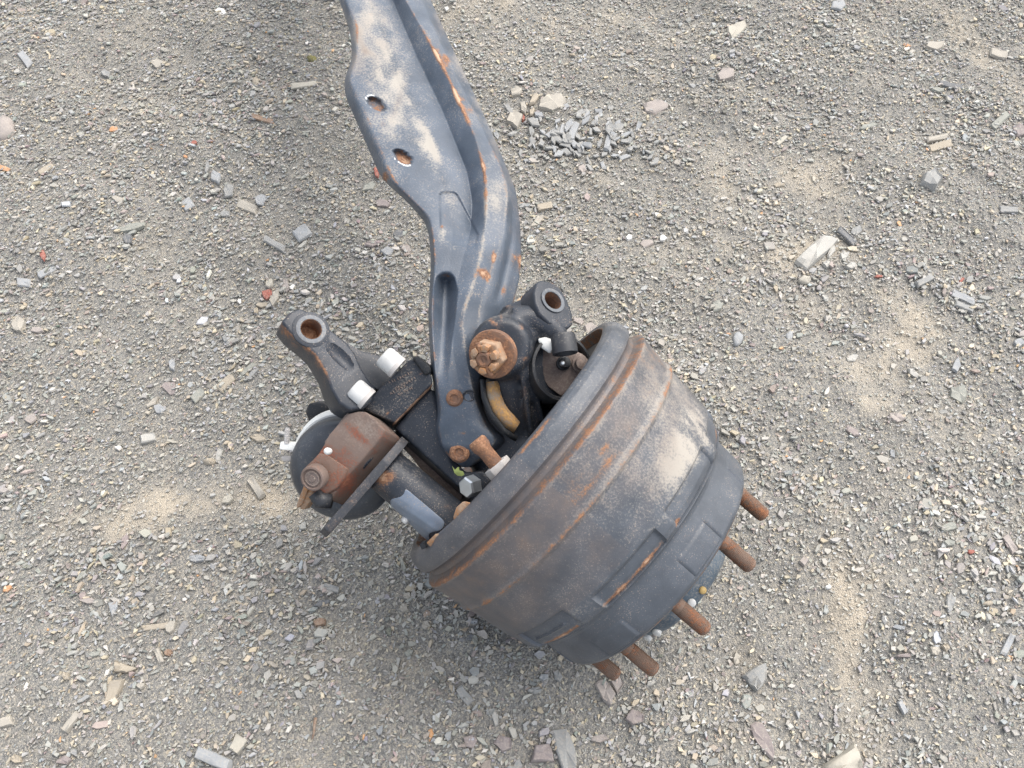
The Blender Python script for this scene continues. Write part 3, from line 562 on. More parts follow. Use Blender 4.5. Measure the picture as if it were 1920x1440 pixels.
# ---- tie rod arm (left) with eye
tp = [(527, 603, 1.125), (545, 584, 1.115), (563, 577, 1.112), (580, 585, 1.11), (600, 600, 1.112), (619, 617, 1.118), (652, 643, 1.13), (666, 662, 1.145), (678, 690, 1.158), (692, 712, 1.165), (706, 728, 1.17), (700, 752, 1.17), (682, 766, 1.172), (656, 769, 1.17), (636, 756, 1.168), (621, 730, 1.162), (611, 700, 1.15), (590, 664, 1.138), (566, 642, 1.13), (545, 626, 1.126)]
ex = D(-.012, -.020, .050)
arm1_n = D(.42, .30, -.86).normalized(); ex = arm1_n * -.05; arm1_p = C(583, 618, 1.135)
me = MB().prism([CP(p[0], p[1], arm1_p, arm1_n) for p in tp], ex).mesh()
me = evaluated(me, [('BEVEL', dict(width=.004, segments=3, limit_method='ANGLE', angle_limit=R(40))), ('TRIANGULATE', {}), ])
pe = arm1_p; ae = arm1_n
me = cut(me, [MB().cyl(pe - ae * .03, pe + ae * .03, .0150, seg=40), MB().tube([CP(x, y, arm1_p + arm1_n * h, arm1_n) for x, y, h in ((614, 640, .007), (622, 648, .0065), (634, 660, .006), (648, 674, .006), (657, 684, .0065), (664, 694, .008))], [.006, .0105, .012, .012, .0105, .006], 20)])
X_, Y_ = survey(coords(me)); el_ = np.zeros(len(X_))
for (x0, y0), (x1, y1) in zip([(524, 606), (545, 628), (566, 643), (590, 664)], [(545, 628), (566, 643), (590, 664), (612, 700)]):
    L2 = (x1 - x0) ** 2 + (y1 - y0) ** 2; s_ = np.clip(((X_ - x0) * (x1 - x0) + (Y_ - y0) * (y1 - y0)) / L2, 0, 1); el_ = np.maximum(el_, np.exp(-((np.hypot(X_ - x0 - s_ * (x1 - x0), Y_ - y0 - s_ * (y1 - y0))) / 3) ** 2))
attr(me, 'rust', .62 * el_ + .7 * blob(X_, Y_, 524, 604, 5, 5))
arm1 = link('tie_rod_arm', me, M_arm, axle, 40)
MB().lathe(pe, ae, [(-.002, .0146), (-.002, .0262), (.0003, .0258), (.0009, .0245), (.0016, .0212), (.0022, .0210), (.0022, .0160), (.0016, .0142), (-.03, .0142), (-.03, .0146)], 56, closed=True).build('eye_boss', M_arm, arm1, 30)
MB().lathe(pe, ae, [(.0026, .0150), (.0026, .0190), (.0022, .0205), (.0016, .0200), (.0016, .0152)], 48, closed=True).build('worn_ring', M_ring, arm1, 30)
MB().lathe(pe, ae, [(.0022, .0140), (-.025, .0138), (-.026, 0), (-.0265, 0), (-.0265, .0143), (.0022, .01435)], 40, closed=True).build('bore_lining', M_rust, arm1, 60)
# raised rib and oval recess of the arm
MB().prism([CP(x, y, arm1_p - arm1_n * .012, arm1_n) for x, y in ((640, 634), (678, 657), (717, 667), (745, 680), (745, 705), (715, 735), (690, 720), (665, 690), (645, 660))], arm1_n * -.03).build('arm_web', M_dark, arm1, 40, .003)
# white painted bolt heads
bx = -AX
for (px, py, d) in ((742, 687, 1.130), (686, 747, 1.138)):
    p = C(px, py, d)
    b = MB().lathe(p, bx, [(-.004, .0165), (.0018, .0165), (.002, .0150)], 28).build('bolt_flange', M_grey, block, 40)
    MB().lathe(p + bx * .0018, bx, [(0, .0160), (.016, .0160), (.0195, .0150), (.0215, .0125), (.022, 0)], 8, ph=.35).build('painted_bolt', M_white, block, 50)

# ---- castle nut, washer, cotter pin on the ball stud
na = D(-.34, -.26, -.90).normalized(); p0 = C(922, 665, 1.084)
wash = MB().lathe(p0 - na * .012, na, [(0, .0315), (.008, .0328), (.0125, .0322), (.0135, .030), (.0135, 0)], 48).build('washer', M_rust, axle, 35)
nb = MB().lathe(p0, na, [(0, .0215), (.002, .0232), (.018, .0232), (.0195, .0215)], 6, ph=.2); ax_, u_, w__ = basis(na)
for k in range(6):
    a0 = .2 + k * math.pi / 3 + .16; a1 = .2 + (k + 1) * math.pi / 3 - .16; pts = []
    for a, r in ((a0, .0108), (a0 + .02, .0190), ((a0 + a1) / 2, .0202), (a1 - .02, .0190), (a1, .0108)): pts.append(p0 + na * .0185 + (u_ * math.cos(a) + w__ * math.sin(a)) * r)
    nb.prism(pts, na * .0125, .93)
nut = nb.build('castle_nut', M_nut, axle, 35, .0012)
MB().lathe(p0, na, [(.0, .0104), (.027, .0104), (.0305, .0093), (.031, .0066), (.0295, .004), (.028, .002), (.028, 0)], 28).build('stud_end', M_rust, nut, 35)
dirc = (u_ * math.cos(.2 + math.pi / 3 * 5) + w__ * math.sin(.2 + math.pi / 3 * 5))
MB().tube([p0 + na * .0265 - dirc * .0225, p0 + na * .0265 + dirc * .0225], .0032, 8).build('cotter_pin', M_rust, nut, 60)

# ---- shim ring between beam and knuckle
cpts = [(913, 716, 1.12), (911, 735, 1.118), (914, 752, 1.117), (921, 769, 1.117), (932, 785, 1.118), (947, 799, 1.121), (964, 810, 1.125)]
vs, fs = [], []
for i, (x, y, d) in enumerate(cpts):
    wv = [13, 15, 16, 16, 16, 15, 12][i] * .98; nx_, ny_ = [(.95, -.1), (.95, -.15), (.92, -.25), (.85, -.4), (.75, -.55), (.62, -.7), (.5, -.8)][i]
    a = C(x - nx_ * 2, y - ny_ * 2, d + .004); b = C(x + nx_ * wv * 1.1, y + ny_ * wv * 1.1, d - .002); c_ = C(x + nx_ * wv * 1.9, y + ny_ * wv * 1.9, d + .010)
    vs += [a, b, c_, c_ + VW * .03, a + VW * .03]
for i in range(6):
    for k in range(5): fs.append((i * 5 + k, i * 5 + (k + 1) % 5, (i + 1) * 5 + (k + 1) % 5, (i + 1) * 5 + k))
fs += [(0, 1, 2, 3, 4), tuple(6 * 5 + k for k in (4, 3, 2, 1, 0))]
MB().add(vs, fs).build('shim_ring', M_shim, axle, 85)
MB().tube([C(905, 712, 1.125), C(908, 745, 1.12), C(920, 775, 1.12), C(945, 808, 1.124), C(968, 823, 1.13)], .0042, 10).build('seal_lip', M_black, axle, 180)

# ---- brake spider, camshaft bracket, dust boot
spm = MB().prism([C(1004, 655, 1.135), C(1030, 634, 1.135), C(1062, 650, 1.13), C(1094, 664, 1.13), C(1100, 690, 1.13), C(1084, 718, 1.13), C(1052, 744, 1.13), C(1026, 724, 1.13), C(1006, 690, 1.135)], D(.02, -.01, .04))
spd = spm.build('brake_spider', M_spider, axle, 40, .004)
MB().lathe(C(1050, 690, 1.128), D(.40, .10, -.9), [(-.04, .040), (-.04, .047), (.0, .0470), (.008, .0455), (.009, .0420), (.004, .0395)], 64, closed=True).build('knuckle_collar', M_black, knuckle, 40)
for px, py, r, mat in ((1056, 682, .0075, M_black), (1088, 684, .009, M_spider)):
    p = C(px, py, 1.118); b = MB().lathe(p + VW * .02, D(.12, .1, -1), [(0, r * 1.3), (.012, r * 1.3), (.013, r), (.022, r * .9), (.0235, 0)], 18).build('spider_bolt', mat, spd, 40)
MB().lathe(C(1055, 681, 1.107), D(.12, .1, -1), [(-.006, .0035), (.0, .0035), (.002, .002), (.0022, 0)], 14).build('bolt_glint_cap', M_zinc, spd, 40)
MB().prism([C(1007, 635, 1.112), C(1022, 632, 1.110), C(1038, 636, 1.108), C(1036, 656, 1.108), C(1031, 664, 1.110), C(1013, 652, 1.112)], D(.004, .002, .02)).build('paper_tag', M_cream, spd, 50, .003)
rb = MB(); o = C(1060, 664, 1.090); ax = D(-.12, .98, .15).normalized()
rb.lathe(o, ax, [(0, .0160), (.001, .0172), (.024, .0165), (.027, .0150), (.028, .011), (.0255, .0095), (.020, .0118), (.002, .0138), (0, .0150)], 40, closed=True)
rb.build('rubber_cap', M_rubber, axle, 45)
# brake shoes and spider inside the drum
MB().lathe(AC, AX, [(-.012, .09), (-.012, .195), (-.006, .200), (.02, .200), (.02, .09)], 72, closed=True).build('brake_shoes', M_black, axle, 40)
# rust blocks at the shoe ends
MB().prism([C(848, 968, 1.05), C(854, 950, 1.045), C(868, 938, 1.04), C(886, 945, 1.04), C(884, 958, 1.045), C(862, 984, 1.052), C(850, 984, 1.055)], D(.02, -.01, .03)).build('shoe_end', M_nut, axle, 40, .003)
MB().prism([C(798, 1018, 1.08), C(816, 1000, 1.075), C(828, 1000, 1.075), C(824, 1014, 1.08), C(806, 1026, 1.085)], D(.01, -.01, .03)).build('shoe_end', M_nut, axle, 40, .002)
MB().lathe(C(793, 1024, 1.09), D(-.3, -.2, -1), [(-.01, .0055), (0, .0055), (.001, .0045), (.001, 0)], 4).build('hole_shade_cap', M_black, axle, 40)  # added black cap, its colour stands for the darkness inside a hole

# ---- brake camshaft tube and bracket plate
def along(px, py, d, L): a = C(px, py, d); return a, a + AX * L
a, b = along(724, 882, 1.16, .17)
tube_me = MB().lathe(a, AX, [(-.002, .030), (0, .0315), (.03, .0325), (.165, .0345), (.19, .0345), (.19, .0)], 56).mesh()
tube_me = evaluated(tube_me, [('SUBSURF', dict(subdivision_type='SIMPLE', levels=3, render_levels=3))])
X_, Y_ = survey(coords(tube_me)); attr(tube_me, 'rust', .62 * blob(X_, Y_, 714, 900, 22, 24) + .5 * blob(X_, Y_, 807, 928, 5, 5) + .55 * blob(X_, Y_, 842, 962, 6, 18) + .3 * blob(X_, Y_, 728, 890, 22, 12)); attr(tube_me, 'dust', .25 * blob(X_, Y_, 770, 880, 60, 30))
ctube = link('camshaft_tube', tube_me, M_arm, axle, 45)
MB().prism([C(738, 812, 1.205), C(756, 808, 1.205), C(872, 918, 1.20), C(862, 945, 1.20), C(840, 950, 1.205)], VW * .02).build('gap_shade_plate', M_spider, axle, 40, .002)  # added plate, its brown stands for the shade in the gap behind the tube
# foil sticker wrapped round the tube
vs, fs = [], []; axn, _, _ = basis(AX); e1 = (-VW + AX * VW.dot(AX)).normalized(); e2 = AX.cross(e1).normalized()
if e2.dot(D(.65, .75, 0)) < 0: e2 = -e2
nA, nB = 14, 6
for i in range(nA):
    for j in range(nB):
        t_ = .034 + .072 * j / (nB - 1) + .004 * math.sin(i * .7); th_ = R(8 - 96 * i / (nA - 1)); r_ = .0331 + .0019 * (j / (nB - 1)) * .7 + (.003 * max(0, (i - 10) / 3) if j > 2 else 0) + .0004 * math.sin(i * 2.1 + j * 1.3)
        vs.append(a + AX * t_ + (e1 * math.cos(th_) + e2 * math.sin(th_)) * r_)
for i in range(nA - 1):
    for j in range(nB - 1): q0 = i * nB + j; fs.append((q0, q0 + 1, q0 + nB + 1, q0 + nB))
me = MB().add(vs, fs).mesh(); me = evaluated(me, [('SOLIDIFY', dict(thickness=.0006, offset=1)), ('SUBSURF', dict(levels=2, render_levels=2))]); link('foil_sticker', me, M_label, ctube, 180)
MB().tube([C(758, 972, 1.155), C(764, 978, 1.15)], [.006, .005], 10).build('sticker_curl', M_white, ctube, 180)
# bracket plate seen on edge, with a toothed end
pp = [(.0, .075), (.012, .085), (.035, .080), (.055, .050), (.050, -.02), (.040, -.075), (.010, -.092), (-.025, -.086), (-.045, -.03), (-.035, .06)]
M_plate = metal('bracket_grey', (.05, .052, .058), rust=.14, dust=.08, rough=.6, specks=.4, bump=.4)
pc = C(681, 902, 1.165); mb = MB().prism([pc + e1 * (x) + e2 * (y) for x, y in pp], AX * .0125)
mb.build('bracket_plate', M_plate, axle, 40, .0015)
MB().cyl(C(668, 835, 1.175) + VW * .0, C(700, 862, 1.175), .026, .026, 32, .002).build('cam_shaft', M_arm, axle, 40)

# ---- slack adjuster
M_slack2 = metal('housing_rust', (.17, .11, .085), rust=.5, dust=.0, rough=.75, specks=.1, bump=.4, rustcols=((.15, .06, .04), (.27, .10, .06), (.36, .15, .08)), rscale=.5)
sp_ = [(672, 771), (686, 772), (704, 788), (720, 806), (716, 818), (700, 838), (676, 866), (654, 890), (640, 910), (618, 938), (604, 932), (586, 922), (570, 906), (567, 886), (573, 874), (584, 864), (597, 850), (607, 834), (617, 814), (636, 794), (654, 775)]
sd_ = lambda x, y: 1.128 + .00020 * (720 - x) * .4 + .0001 * (y - 770)
mb = MB().prism([C(x, y, sd_(x, y)) for x, y in sp_], D(.018, -.014, .034))
me = evaluated(mb.mesh(), [('BEVEL', dict(width=.0018, segments=2, limit_method='ANGLE', angle_limit=R(25))), ('TRIANGULATE', {}), ('SUBSURF', dict(subdivision_type='SIMPLE', levels=2, render_levels=2))])
X_, Y_ = survey(coords(me)); attr(me, 'rust', .42 * blob(X_, Y_, 620, 880, 40, 30) + .45 * blob(X_, Y_, 612, 845, 12, 12) + .3 * blob(X_, Y_, 672, 815, 8, 40, 45) + .35 * blob(X_, Y_, 640, 905, 14, 10)); attr(me, 'dust', .35 * blob(X_, Y_, 680, 805, 40, 30))
slack = link('slack_adjuster', me, M_slack, axle, 40)
MB().prism([C(x, y, sd_(x, y) - .005) for x, y in ((584, 864), (598, 849), (611, 852), (650, 878), (647, 894), (632, 915), (612, 926), (590, 921), (572, 906), (568, 888), (574, 873))], D(.012, -.008, .03)).build('adjuster_housing', M_slack2, slack, 40, .002)
pa = D(-.25, -.2, -1).normalized(); p0s = C(588, 896, 1.1275)
MB().lathe(p0s, pa, [(-.01, .0178), (.003, .0178), (.005, .0168), (.0056, .0145), (.004, .0132), (.003, .0128), (.003, 0)], 40).build('adjuster_boss', M_slack, slack, 35)
MB().lathe(p0s, pa, [(.0025, .0112), (.0048, .0108), (.0052, .0095), (.0042, .0085), (.0042, .005), (.0058, .0045), (.0058, 0)], 12).build('adjuster_bolt', M_spider, slack, 30)
MB().lathe(C(615, 846, 1.120), D(-.2, .1, -1), [(-.004, .0046), (.002, .0050), (.0045, .0044), (.0062, .0028), (.007, 0)], 18).build('grease_cap', M_white, slack, 60)
MB().prism([C(608, 829, 1.145), C(646, 780, 1.14), C(652, 774, 1.14), C(656, 778, 1.14), C(622, 822, 1.144), C(612, 836, 1.148)], D(.0, -.0, .03)).build('adjuster_plate', M_spider, slack, 40, .001)
clev = MB().prism([C(571, 906, 1.150), C(580, 912, 1.150), C(566, 946, 1.17), C(557, 953, 1.175), C(555, 948, 1.175)], D(.004, 0, .018))
clev.prism([C(580, 915, 1.156), C(590, 925, 1.156), C(582, 940, 1.168), C(570, 956, 1.178), C(562, 954, 1.178)], D(.004, 0, .018))
clev.build('clevis_fork', M_nut, slack, 40, .001)
MB().tube([C(590, 924, 1.15), C(600, 938, 1.15), C(622, 940, 1.15)], [.010, .0125, .010], 16).build('clevis_pin', M_rubber, slack, 180)

# ---- air brake chamber
ca_ = D(-.08, -.30, -1).normalized(); cc_ = C(645, 878, 1.235)
cham = MB().lathe(cc_ - ca_ * .02, ca_, [(-.06, .060), (-.055, .070), (-.01, .078), (.012, .0785), (.022, .079), (.034, .0775), (.042, .072), (.049, .062), (.052, .050), (.050, .040), (.048, .030), (.048, 0)], 72).build('brake_chamber', M_cham, axle, 35)
MB().lathe(cc_ - ca_ * .02, ca_, [(-.016, .077), (-.016, .0835), (-.010, .0850), (.002, .0842), (.006, .081), (.006, .077)], 72, closed=True).build('clamp_band', M_cream, cham, 35)
pb = C(538, 838, 1.235)
lug = MB().prism([pb + D(-.012, -.004, 0), pb + D(.012, -.006, 0), pb + D(.014, .006, 0), pb + D(-.010, .008, 0)], D(0, 0, .02)); lug.build('clamp_lug', M_cream, cham, 40, .002)
MB().prism([C(526, 856, 1.245), C(546, 854, 1.245), C(548, 864, 1.245), C(530, 866, 1.245)], D(0, 0, .015)).build('clamp_lug', M_grey, cham, 40, .002)
tp_ = [(0, .0045)]
for i in range(8): tp_ += [(.001 + i * .0026, .0047), (.0023 + i * .0026, .0040)]
MB().lathe(C(538, 832, 1.237), D(.02, 1, .1), tp_ + [(.024, .003), (.0245, 0)], 14).build('clamp_bolt', M_grey, cham, 40)
MB().prism([C(572, 772, 1.28), C(578, 757, 1.275), C(604, 752, 1.275), C(618, 762, 1.275), C(618, 790, 1.28), C(580, 792, 1.28)], D(0, 0, .03)).build('air_port', M_black, cham, 40, .003)

# ---- loose hardware at the knuckle
sa_ = (C(938, 880, 1.062) - C(892, 825, 1.06)).normalized(); h0 = C(892, 825, 1.06)
cb = MB().lathe(h0, sa_, [(0, .0105), (.003, .0125), (.012, .0125), (.016, .0108), (.02, .0100), (.06, .0100)], 22).build('stop_bolt', M_rust, axle, 40)
n0 = h0 + sa_ * .040; MB().hexa(n0, n0 + sa_ * .017, .0185, .4, .06).build('lock_nut', M_grey, cb, 25, .0008)
za = D(-.62, -.12, -.70).normalized(); z0 = C(882, 912, 1.105)
zb = MB().lathe(z0 - za * .012, za, [(0, .0155), (.003, .0165), (.0035, .0145)], 28).build('flange_bolt', M_dark, axle, 35)
MB().lathe(z0 - za * .009, za, [(0, .0145), (.016, .0145), (.0185, .0125), (.0187, .0105), (.0180, .0)], 6, ph=.3).build('bolt_head', M_zinc, zb, 25)

# ------------------------------------------------------------------ stones that can be told apart, and bits of litter
SC = {'grey': (.30, .31, .31), 'blue': (.36, .385, .41), 'pale': (.52, .51, .47), 'tan': (.44, .37, .27), 'cream': (.52, .485, .40), 'purple': (.27, .215, .215), 'pink': (.38, .325, .30), 'green': (.30, .315, .275),
      'dark': (.14, .145, .15), 'red': (.30, .11, .085), 'orange': (.46, .25, .13), 'brown': (.25, .17, .12), 'olive': (.15, .14, .05), 'white': (.72, .71, .68), 'beige': (.47, .43, .36)}
SC = {k: tuple(c * .55 + m_ * .30 for c, m_ in zip(v, (.33, .32, .29))) if k in ('blue', 'pale', 'cream', 'pink', 'beige', 'grey', 'tan', 'green', 'purple') else v for k, v in SC.items()}
SMAT = {k: stone_mat('stone_' + k, col=v) for k, v in SC.items()}
CATS = {'stone': 'stone', 'slate_chip': 'stone', 'pebble': 'stone', 'cobble': 'stone', 'brick_shard': 'brick shard', 'leaf_scrap': 'leaf scrap', 'plastic_scrap': 'plastic scrap', 'wood_splinter': 'wood splinter', 'twig': 'twig'}
def ground_z(x, y): return float(relief(np.array([x]), np.array([y]))[0])
def stone(name, label, pts, thick, col, tilt=(0, 0), group=None, rough=.30, round_=0.0, lift=0.0):
    """angular flat stone: its outline as it lies on the ground, thick metres high, chipped edge, slightly domed top"""
    P3 = [G(x, y) for x, y in pts]; c = sum(P3, Vector()) / len(P3); thick *= .8; c.z = ground_z(c.x, c.y) + lift - .0012 - .2 * thick
    out = []
    for i in range(len(P3)):                                  # break each side once so no edge runs dead straight
        p, q = P3[i], P3[(i + 1) % len(P3)]; out.append(p); m_ = (p + q) / 2; out.append(m_ + (m_ - Vector((c.x, c.y, m_.z))) * random.uniform(-.07, .09))
    n_ = len(out); vs, fs = [], []
    R0 = max((Vector((p.x, p.y, c.z)) - c).length for p in out)
    for lv, (sc_, hz) in enumerate(((1.0, -.25), (1.03, .35), (.95 - round_ * .1, .88 - round_ * .1), (.80 - round_ * .1, 1.0))):
        for i, p in enumerate(out):
            v = Vector((p.x - c.x, p.y - c.y, 0)) * (sc_ + random.uniform(-.055, .055)); zz = thick * hz * random.uniform(1 - rough, 1 + rough) if lv else -.25 * thick
            vs.append(c + v + Vector((0, 0, zz + tilt[0] * v.x + tilt[1] * v.y)))
    for lv in range(3):
        for i in range(n_): fs.append((lv * n_ + i, lv * n_ + (i + 1) % n_, (lv + 1) * n_ + (i + 1) % n_, (lv + 1) * n_ + i))
    vs.append(c + Vector((0, 0, thick * (1.02 + round_ * .25)))); k = len(vs) - 1
    for i in range(n_): fs.append((3 * n_ + i, 3 * n_ + (i + 1) % n_, k))
    fs.append(tuple(range(n_ - 1, -1, -1)))
    o = link(name, MB().add(vs, fs).mesh(), SMAT[col], None, 24 if not round_ else 70, base=c)
    o['label'] = label; o['category'] = CATS[name]
    if group: o['group'] = group
    return o
def shape(x, y, L, Wd, ang, k=5, jag=.2):
    """outline of k corners, L long and Wd wide, its long side turned ang degrees up to the right"""
    a = R(ang); pts = []; ph = random.uniform(0, 6.28)
    for i in range(k):
        t = ph + (i + random.uniform(-.25, .25)) * 2 * math.pi / k; r = random.uniform(1 - jag, 1.08) * .5
        u, v = math.cos(t) * L * r, math.sin(t) * Wd * r; pts.append((x + u * math.cos(a) + v * math.sin(a), y - u * math.sin(a) + v * math.cos(a)))
    return pts
T = lambda nm, lb, x, y, L, Wd, an, col, th=.006, k=5, **kw: stone(nm, lb, shape(x, y, L, Wd, an, k), th, col, **kw)
B = lambda nm, lb, x, y, L, Wd, an, col, th=.007, **kw: stone(nm, lb, [(x + u * L / 2 * math.cos(R(an)) + v * Wd / 2 * math.sin(R(an)), y - u * L / 2 * math.sin(R(an)) + v * Wd / 2 * math.cos(R(an))) for u, v in ((-1, -.8), (.9, -1), (1, .85), (-.92, 1))], th, col, **kw)
# upper left
T('plastic_scrap', 'bluish white plastic scrap lying on gravel left of the beam top', 416, 27, 24, 15, -20, 'white', .004, 6)
B('stone', 'narrow grey slab in the far upper left corner', 47, 110, 32, 15, -55, 'blue', .007)
T('cobble', 'pale pinkish rounded cobble cut by the left edge of the picture', 4, 240, 50, 46, 20, 'pink', .022, 7, round_=1)
T('pebble', 'tan pebble in open gravel below the bluish white plastic scrap', 295, 117, 27, 18, 0, 'beige', .008, 6)
T('stone', 'small grey angular stone left of the lone tan pebble', 197, 135, 22, 14, -10, 'grey', .008)
T('leaf_scrap', 'orange yellow scrap of dead leaf on gravel at left', 215, 247, 17, 11, 20, 'orange', .003, 7)
T('leaf_scrap', 'long orange scrap of dead leaf at the left edge of the picture', 12, 325, 40, 10, -15, 'orange', .003, 6)
T('stone', 'largest grey flat stone in the loose cluster left of the beam', 427, 352, 24, 30, -20, 'grey', .008)
T('stone', 'grey egg shaped stone at the top of the cluster left of the beam', 406, 336, 20, 26, 20, 'blue', .008, 6)
B('stone', 'long pale tan slab at the bottom of the cluster left of the beam', 460, 379, 42, 17, -24, 'beige', .008)
T('stone', 'broad bluish grey chip beside the long pale tan slab', 489, 370, 32, 21, 20, 'blue', .006)
B('stone', 'square bluish chip left of the long pale tan slab', 351, 382, 20, 20, 30, 'blue', .006)
T('stone', 'dark blue grey chip just under the cluster left of the beam', 418, 393, 24, 14, -5, 'grey', .006)
T('stone', 'thin dark upright flake at the left end of the stone cluster', 392, 320, 28, 12, 75, 'grey', .006)
B('stone', 'square pale bluish slab alone below the stone cluster, nearest the beam', 565, 432, 30, 25, 30, 'blue', .009)
T('stone', 'long dark greenish flat slab lying level in the left gravel', 250, 434, 62, 15, 14, 'green', .009, 6)
T('stone', 'squat dark stone tucked under the long greenish slab', 243, 453, 22, 25, 10, 'dark', .008)
T('pebble', 'round tan pebble near the pale bent wood splinter', 480, 157, 16, 18, 0, 'tan', .009, 7, round_=1)
B('wood_splinter', 'pale bent wood splinter in the gravel left of the bolt holes', 573, 170, 50, 10, 5, 'cream', .006)
B('wood_splinter', 'brown flat splinter of wood left of the lower bolt hole', 497, 234, 44, 9, -18, 'brown', .005)
T('pebble', 'olive green mossy pebble left of the beam near the top', 585, 115, 19, 13, 0, 'olive', .008, 7, round_=1)
B('stone', 'grey splinter shaped slab slanting down left of the beam bend', 513, 451, 46, 13, -30, 'grey', .007)
T('stone', 'pale tan flat chip left of the square bluish chip', 227, 385, 28, 15, -8, 'beige', .005)
T('brick_shard', 'small red brick shard above the stone cluster', 370, 283, 15, 10, 10, 'red', .005)
B('stone', 'tan sliver slanting up to the right near the left edge', 90, 323, 30, 10, 30, 'tan', .005)
T('brick_shard', 'tiny pink brick shard left of the egg shaped grey stone', 354, 308, 10, 7, -30, 'orange', .004)
T('brick_shard', 'dark red shard touching the left side of the beam', 706, 318, 14, 26, 10, 'red', .007)
for x, y, L, Wd, an, c_, t_ in ((690, 340, 34, 16, 30, 'green', 'dull green chip beside the dark red shard at the beam'), (715, 372, 30, 16, -10, 'purple', 'purplish chip below the dark red shard at the beam'), (744, 428, 24, 20, 20, 'dark', 'dark chip hidden close against the beam bend'),
                                (725, 468, 32, 18, 0, 'blue', 'pale blue chip left of the boss pocket'), (700, 452, 40, 14, 10, 'purple', 'long purplish flake left of the beam bend'), (762, 462, 18, 26, 60, 'pink', 'pinkish upright chip close to the beam below its bend')):
    T('slate_chip', t_, x, y, L, Wd, an, c_, .007)
# left middle
B('stone', 'bluish grey sliver slanting up at the left edge below the orange leaf scraps', 93, 513, 38, 13, 25, 'blue', .005)
B('stone', 'pale bluish square stone at the far left middle', 45, 530, 28, 16, -10, 'blue', .008)
T('brick_shard', 'red brick shard above the bluish sliver at far left', 87, 488, 12, 24, 15, 'red', .005)
T('brick_shard', 'bright red brick shard in the nest of tan chips left of the eye arm', 498, 542, 24, 22, 30, 'red', .008, 6)
T('stone', 'pale tan leaf shaped stone against the bright red brick shard', 513, 546, 42, 16, 65, 'beige', .010)
T('stone', 'flat tan chip under the bright red brick shard', 487, 562, 26, 10, 0, 'tan', .006)
T('stone', 'purplish tan upright chip right of the bright red brick shard', 533, 527, 17, 30, 10, 'pink', .008)
T('stone', 'cream chip on top of the bright red brick shard', 502, 523, 15, 19, 0, 'cream', .008)
T('stone', 'blocky tan stone by the left edge with a flat bright top', 37, 611, 32, 28, 40, 'beige', .014)
T('stone', 'low pinkish stone right of the blocky tan stone', 69, 618, 28, 13, -10, 'pink', .006)
T('stone', 'thin flat purplish grey slab in the left middle gravel', 313, 719, 36, 28, -5, 'purple', .004)
T('stone', 'bluish grey five sided chip below the purplish slab', 295, 760, 25, 23, 15, 'blue', .007)
T('stone', 'tan grey sliver leaning on the five sided bluish chip', 278, 747, 34, 13, 40, 'beige', .006)
B('stone', 'flat tan brown chip slanting up right of the purplish slab', 423, 717, 36, 18, 40, 'tan', .006)
B('stone', 'upper of two parallel grey slivers near the tie rod arm', 463, 690, 34, 9, 38, 'green', .006)
B('stone', 'lower of two parallel grey slivers near the tie rod arm', 472, 699, 32, 9, 45, 'grey', .006)
B('stone', 'pale grey oblong block left of the brake chamber', 273, 816, 30, 17, 8, 'pale', .009)
T('stone', 'tan flat stone left of the white clamp bolt', 482, 820, 36, 15, -15, 'tan', .007)
B('stone', 'tan wedge standing out of the sand by the brake chamber', 478, 911, 42, 17, -58, 'beige', .013)
T('wood_splinter', 'white and orange sliver in gravel right of the pale oblong block', 317, 822, 30, 8, -15, 'cream', .004)
T('stone', 'pale upright flake over a rounded tan pebble at left centre', 408, 853, 14, 36, -10, 'pale', .006)
T('pebble', 'rounded tan pebble under the pale upright flake', 393, 864, 24, 15, -5, 'tan', .009, 7, round_=1)
B('stone', 'dull green flat chip in the gravel above the oblong block', 369, 738, 28, 17, 40, 'green', .005)
T('stone', 'bluish chip with a dark foot, right of the blocky tan stone row', 317, 676, 14, 26, 15, 'blue', .008)
T('stone', 'pale stone sunk in the sand patch at left', 427, 937, 26, 18, 30, 'cream', .008)
T('stone', 'pinkish purple chip at the left edge, level with the white clamp bolt', 55, 779, 30, 18, 30, 'pink', .006)
# lower left
stone('stone', 'olive tan triangular stone above the long tan slab, lower left', [(218, 1241), (228, 1243), (262, 1255), (242, 1264), (219, 1262)], .012, 'tan')
stone('stone', 'long tapering tan slab below the triangular stone, lower left', [(211, 1280), (238, 1278), (232, 1297), (219, 1318), (208, 1330), (199, 1330)], .009, 'tan')
B('stone', 'pale oblong slab slanting up, nearest the lower left corner', 145, 1358, 46, 15, 50, 'beige', .010)
stone('stone', 'bluish wedge shaped chip pointing down, left of centre bottom', [(204, 1131), (222, 1129), (222, 1142), (212, 1159)], .007, 'blue')
stone('stone', 'pinkish flat triangular chip left of the bluish wedge', [(145, 1124), (172, 1120), (183, 1130), (165, 1132)], .006, 'pink')
B('stone', 'tan upright oblong stone touching a small brown pebble', 302, 1232, 30, 13, -72, 'beige', .009)
T('pebble', 'small brown pebble beside the tan upright oblong stone', 319, 1226, 19, 15, 10, 'brown', .008, 6)
B('stone', 'cream white block tilted in the gravel near the bottom edge', 448, 1397, 34, 24, 55, 'cream', .013)
B('stone', 'large pale bluish slab on the bottom edge left of the drum', 402, 1424, 70, 25, -25, 'blue', .015)
B('wood_splinter', 'thin tan strip lying level above the small brown pebble', 297, 1177, 56, 12, 5, 'tan', .004)
T('stone', 'rounded blue grey stone below the sand patch', 370, 1048, 36, 17, 8, 'blue', .009, 7)
T('leaf_scrap', 'pink orange scrap at the left edge below the sand patch', 10, 1100, 22, 14, 25, 'orange', .004)
T('brick_shard', 'reddish brown lump in the dark hollow left of the drum', 600, 1167, 27, 20, 15, 'brown', .010)
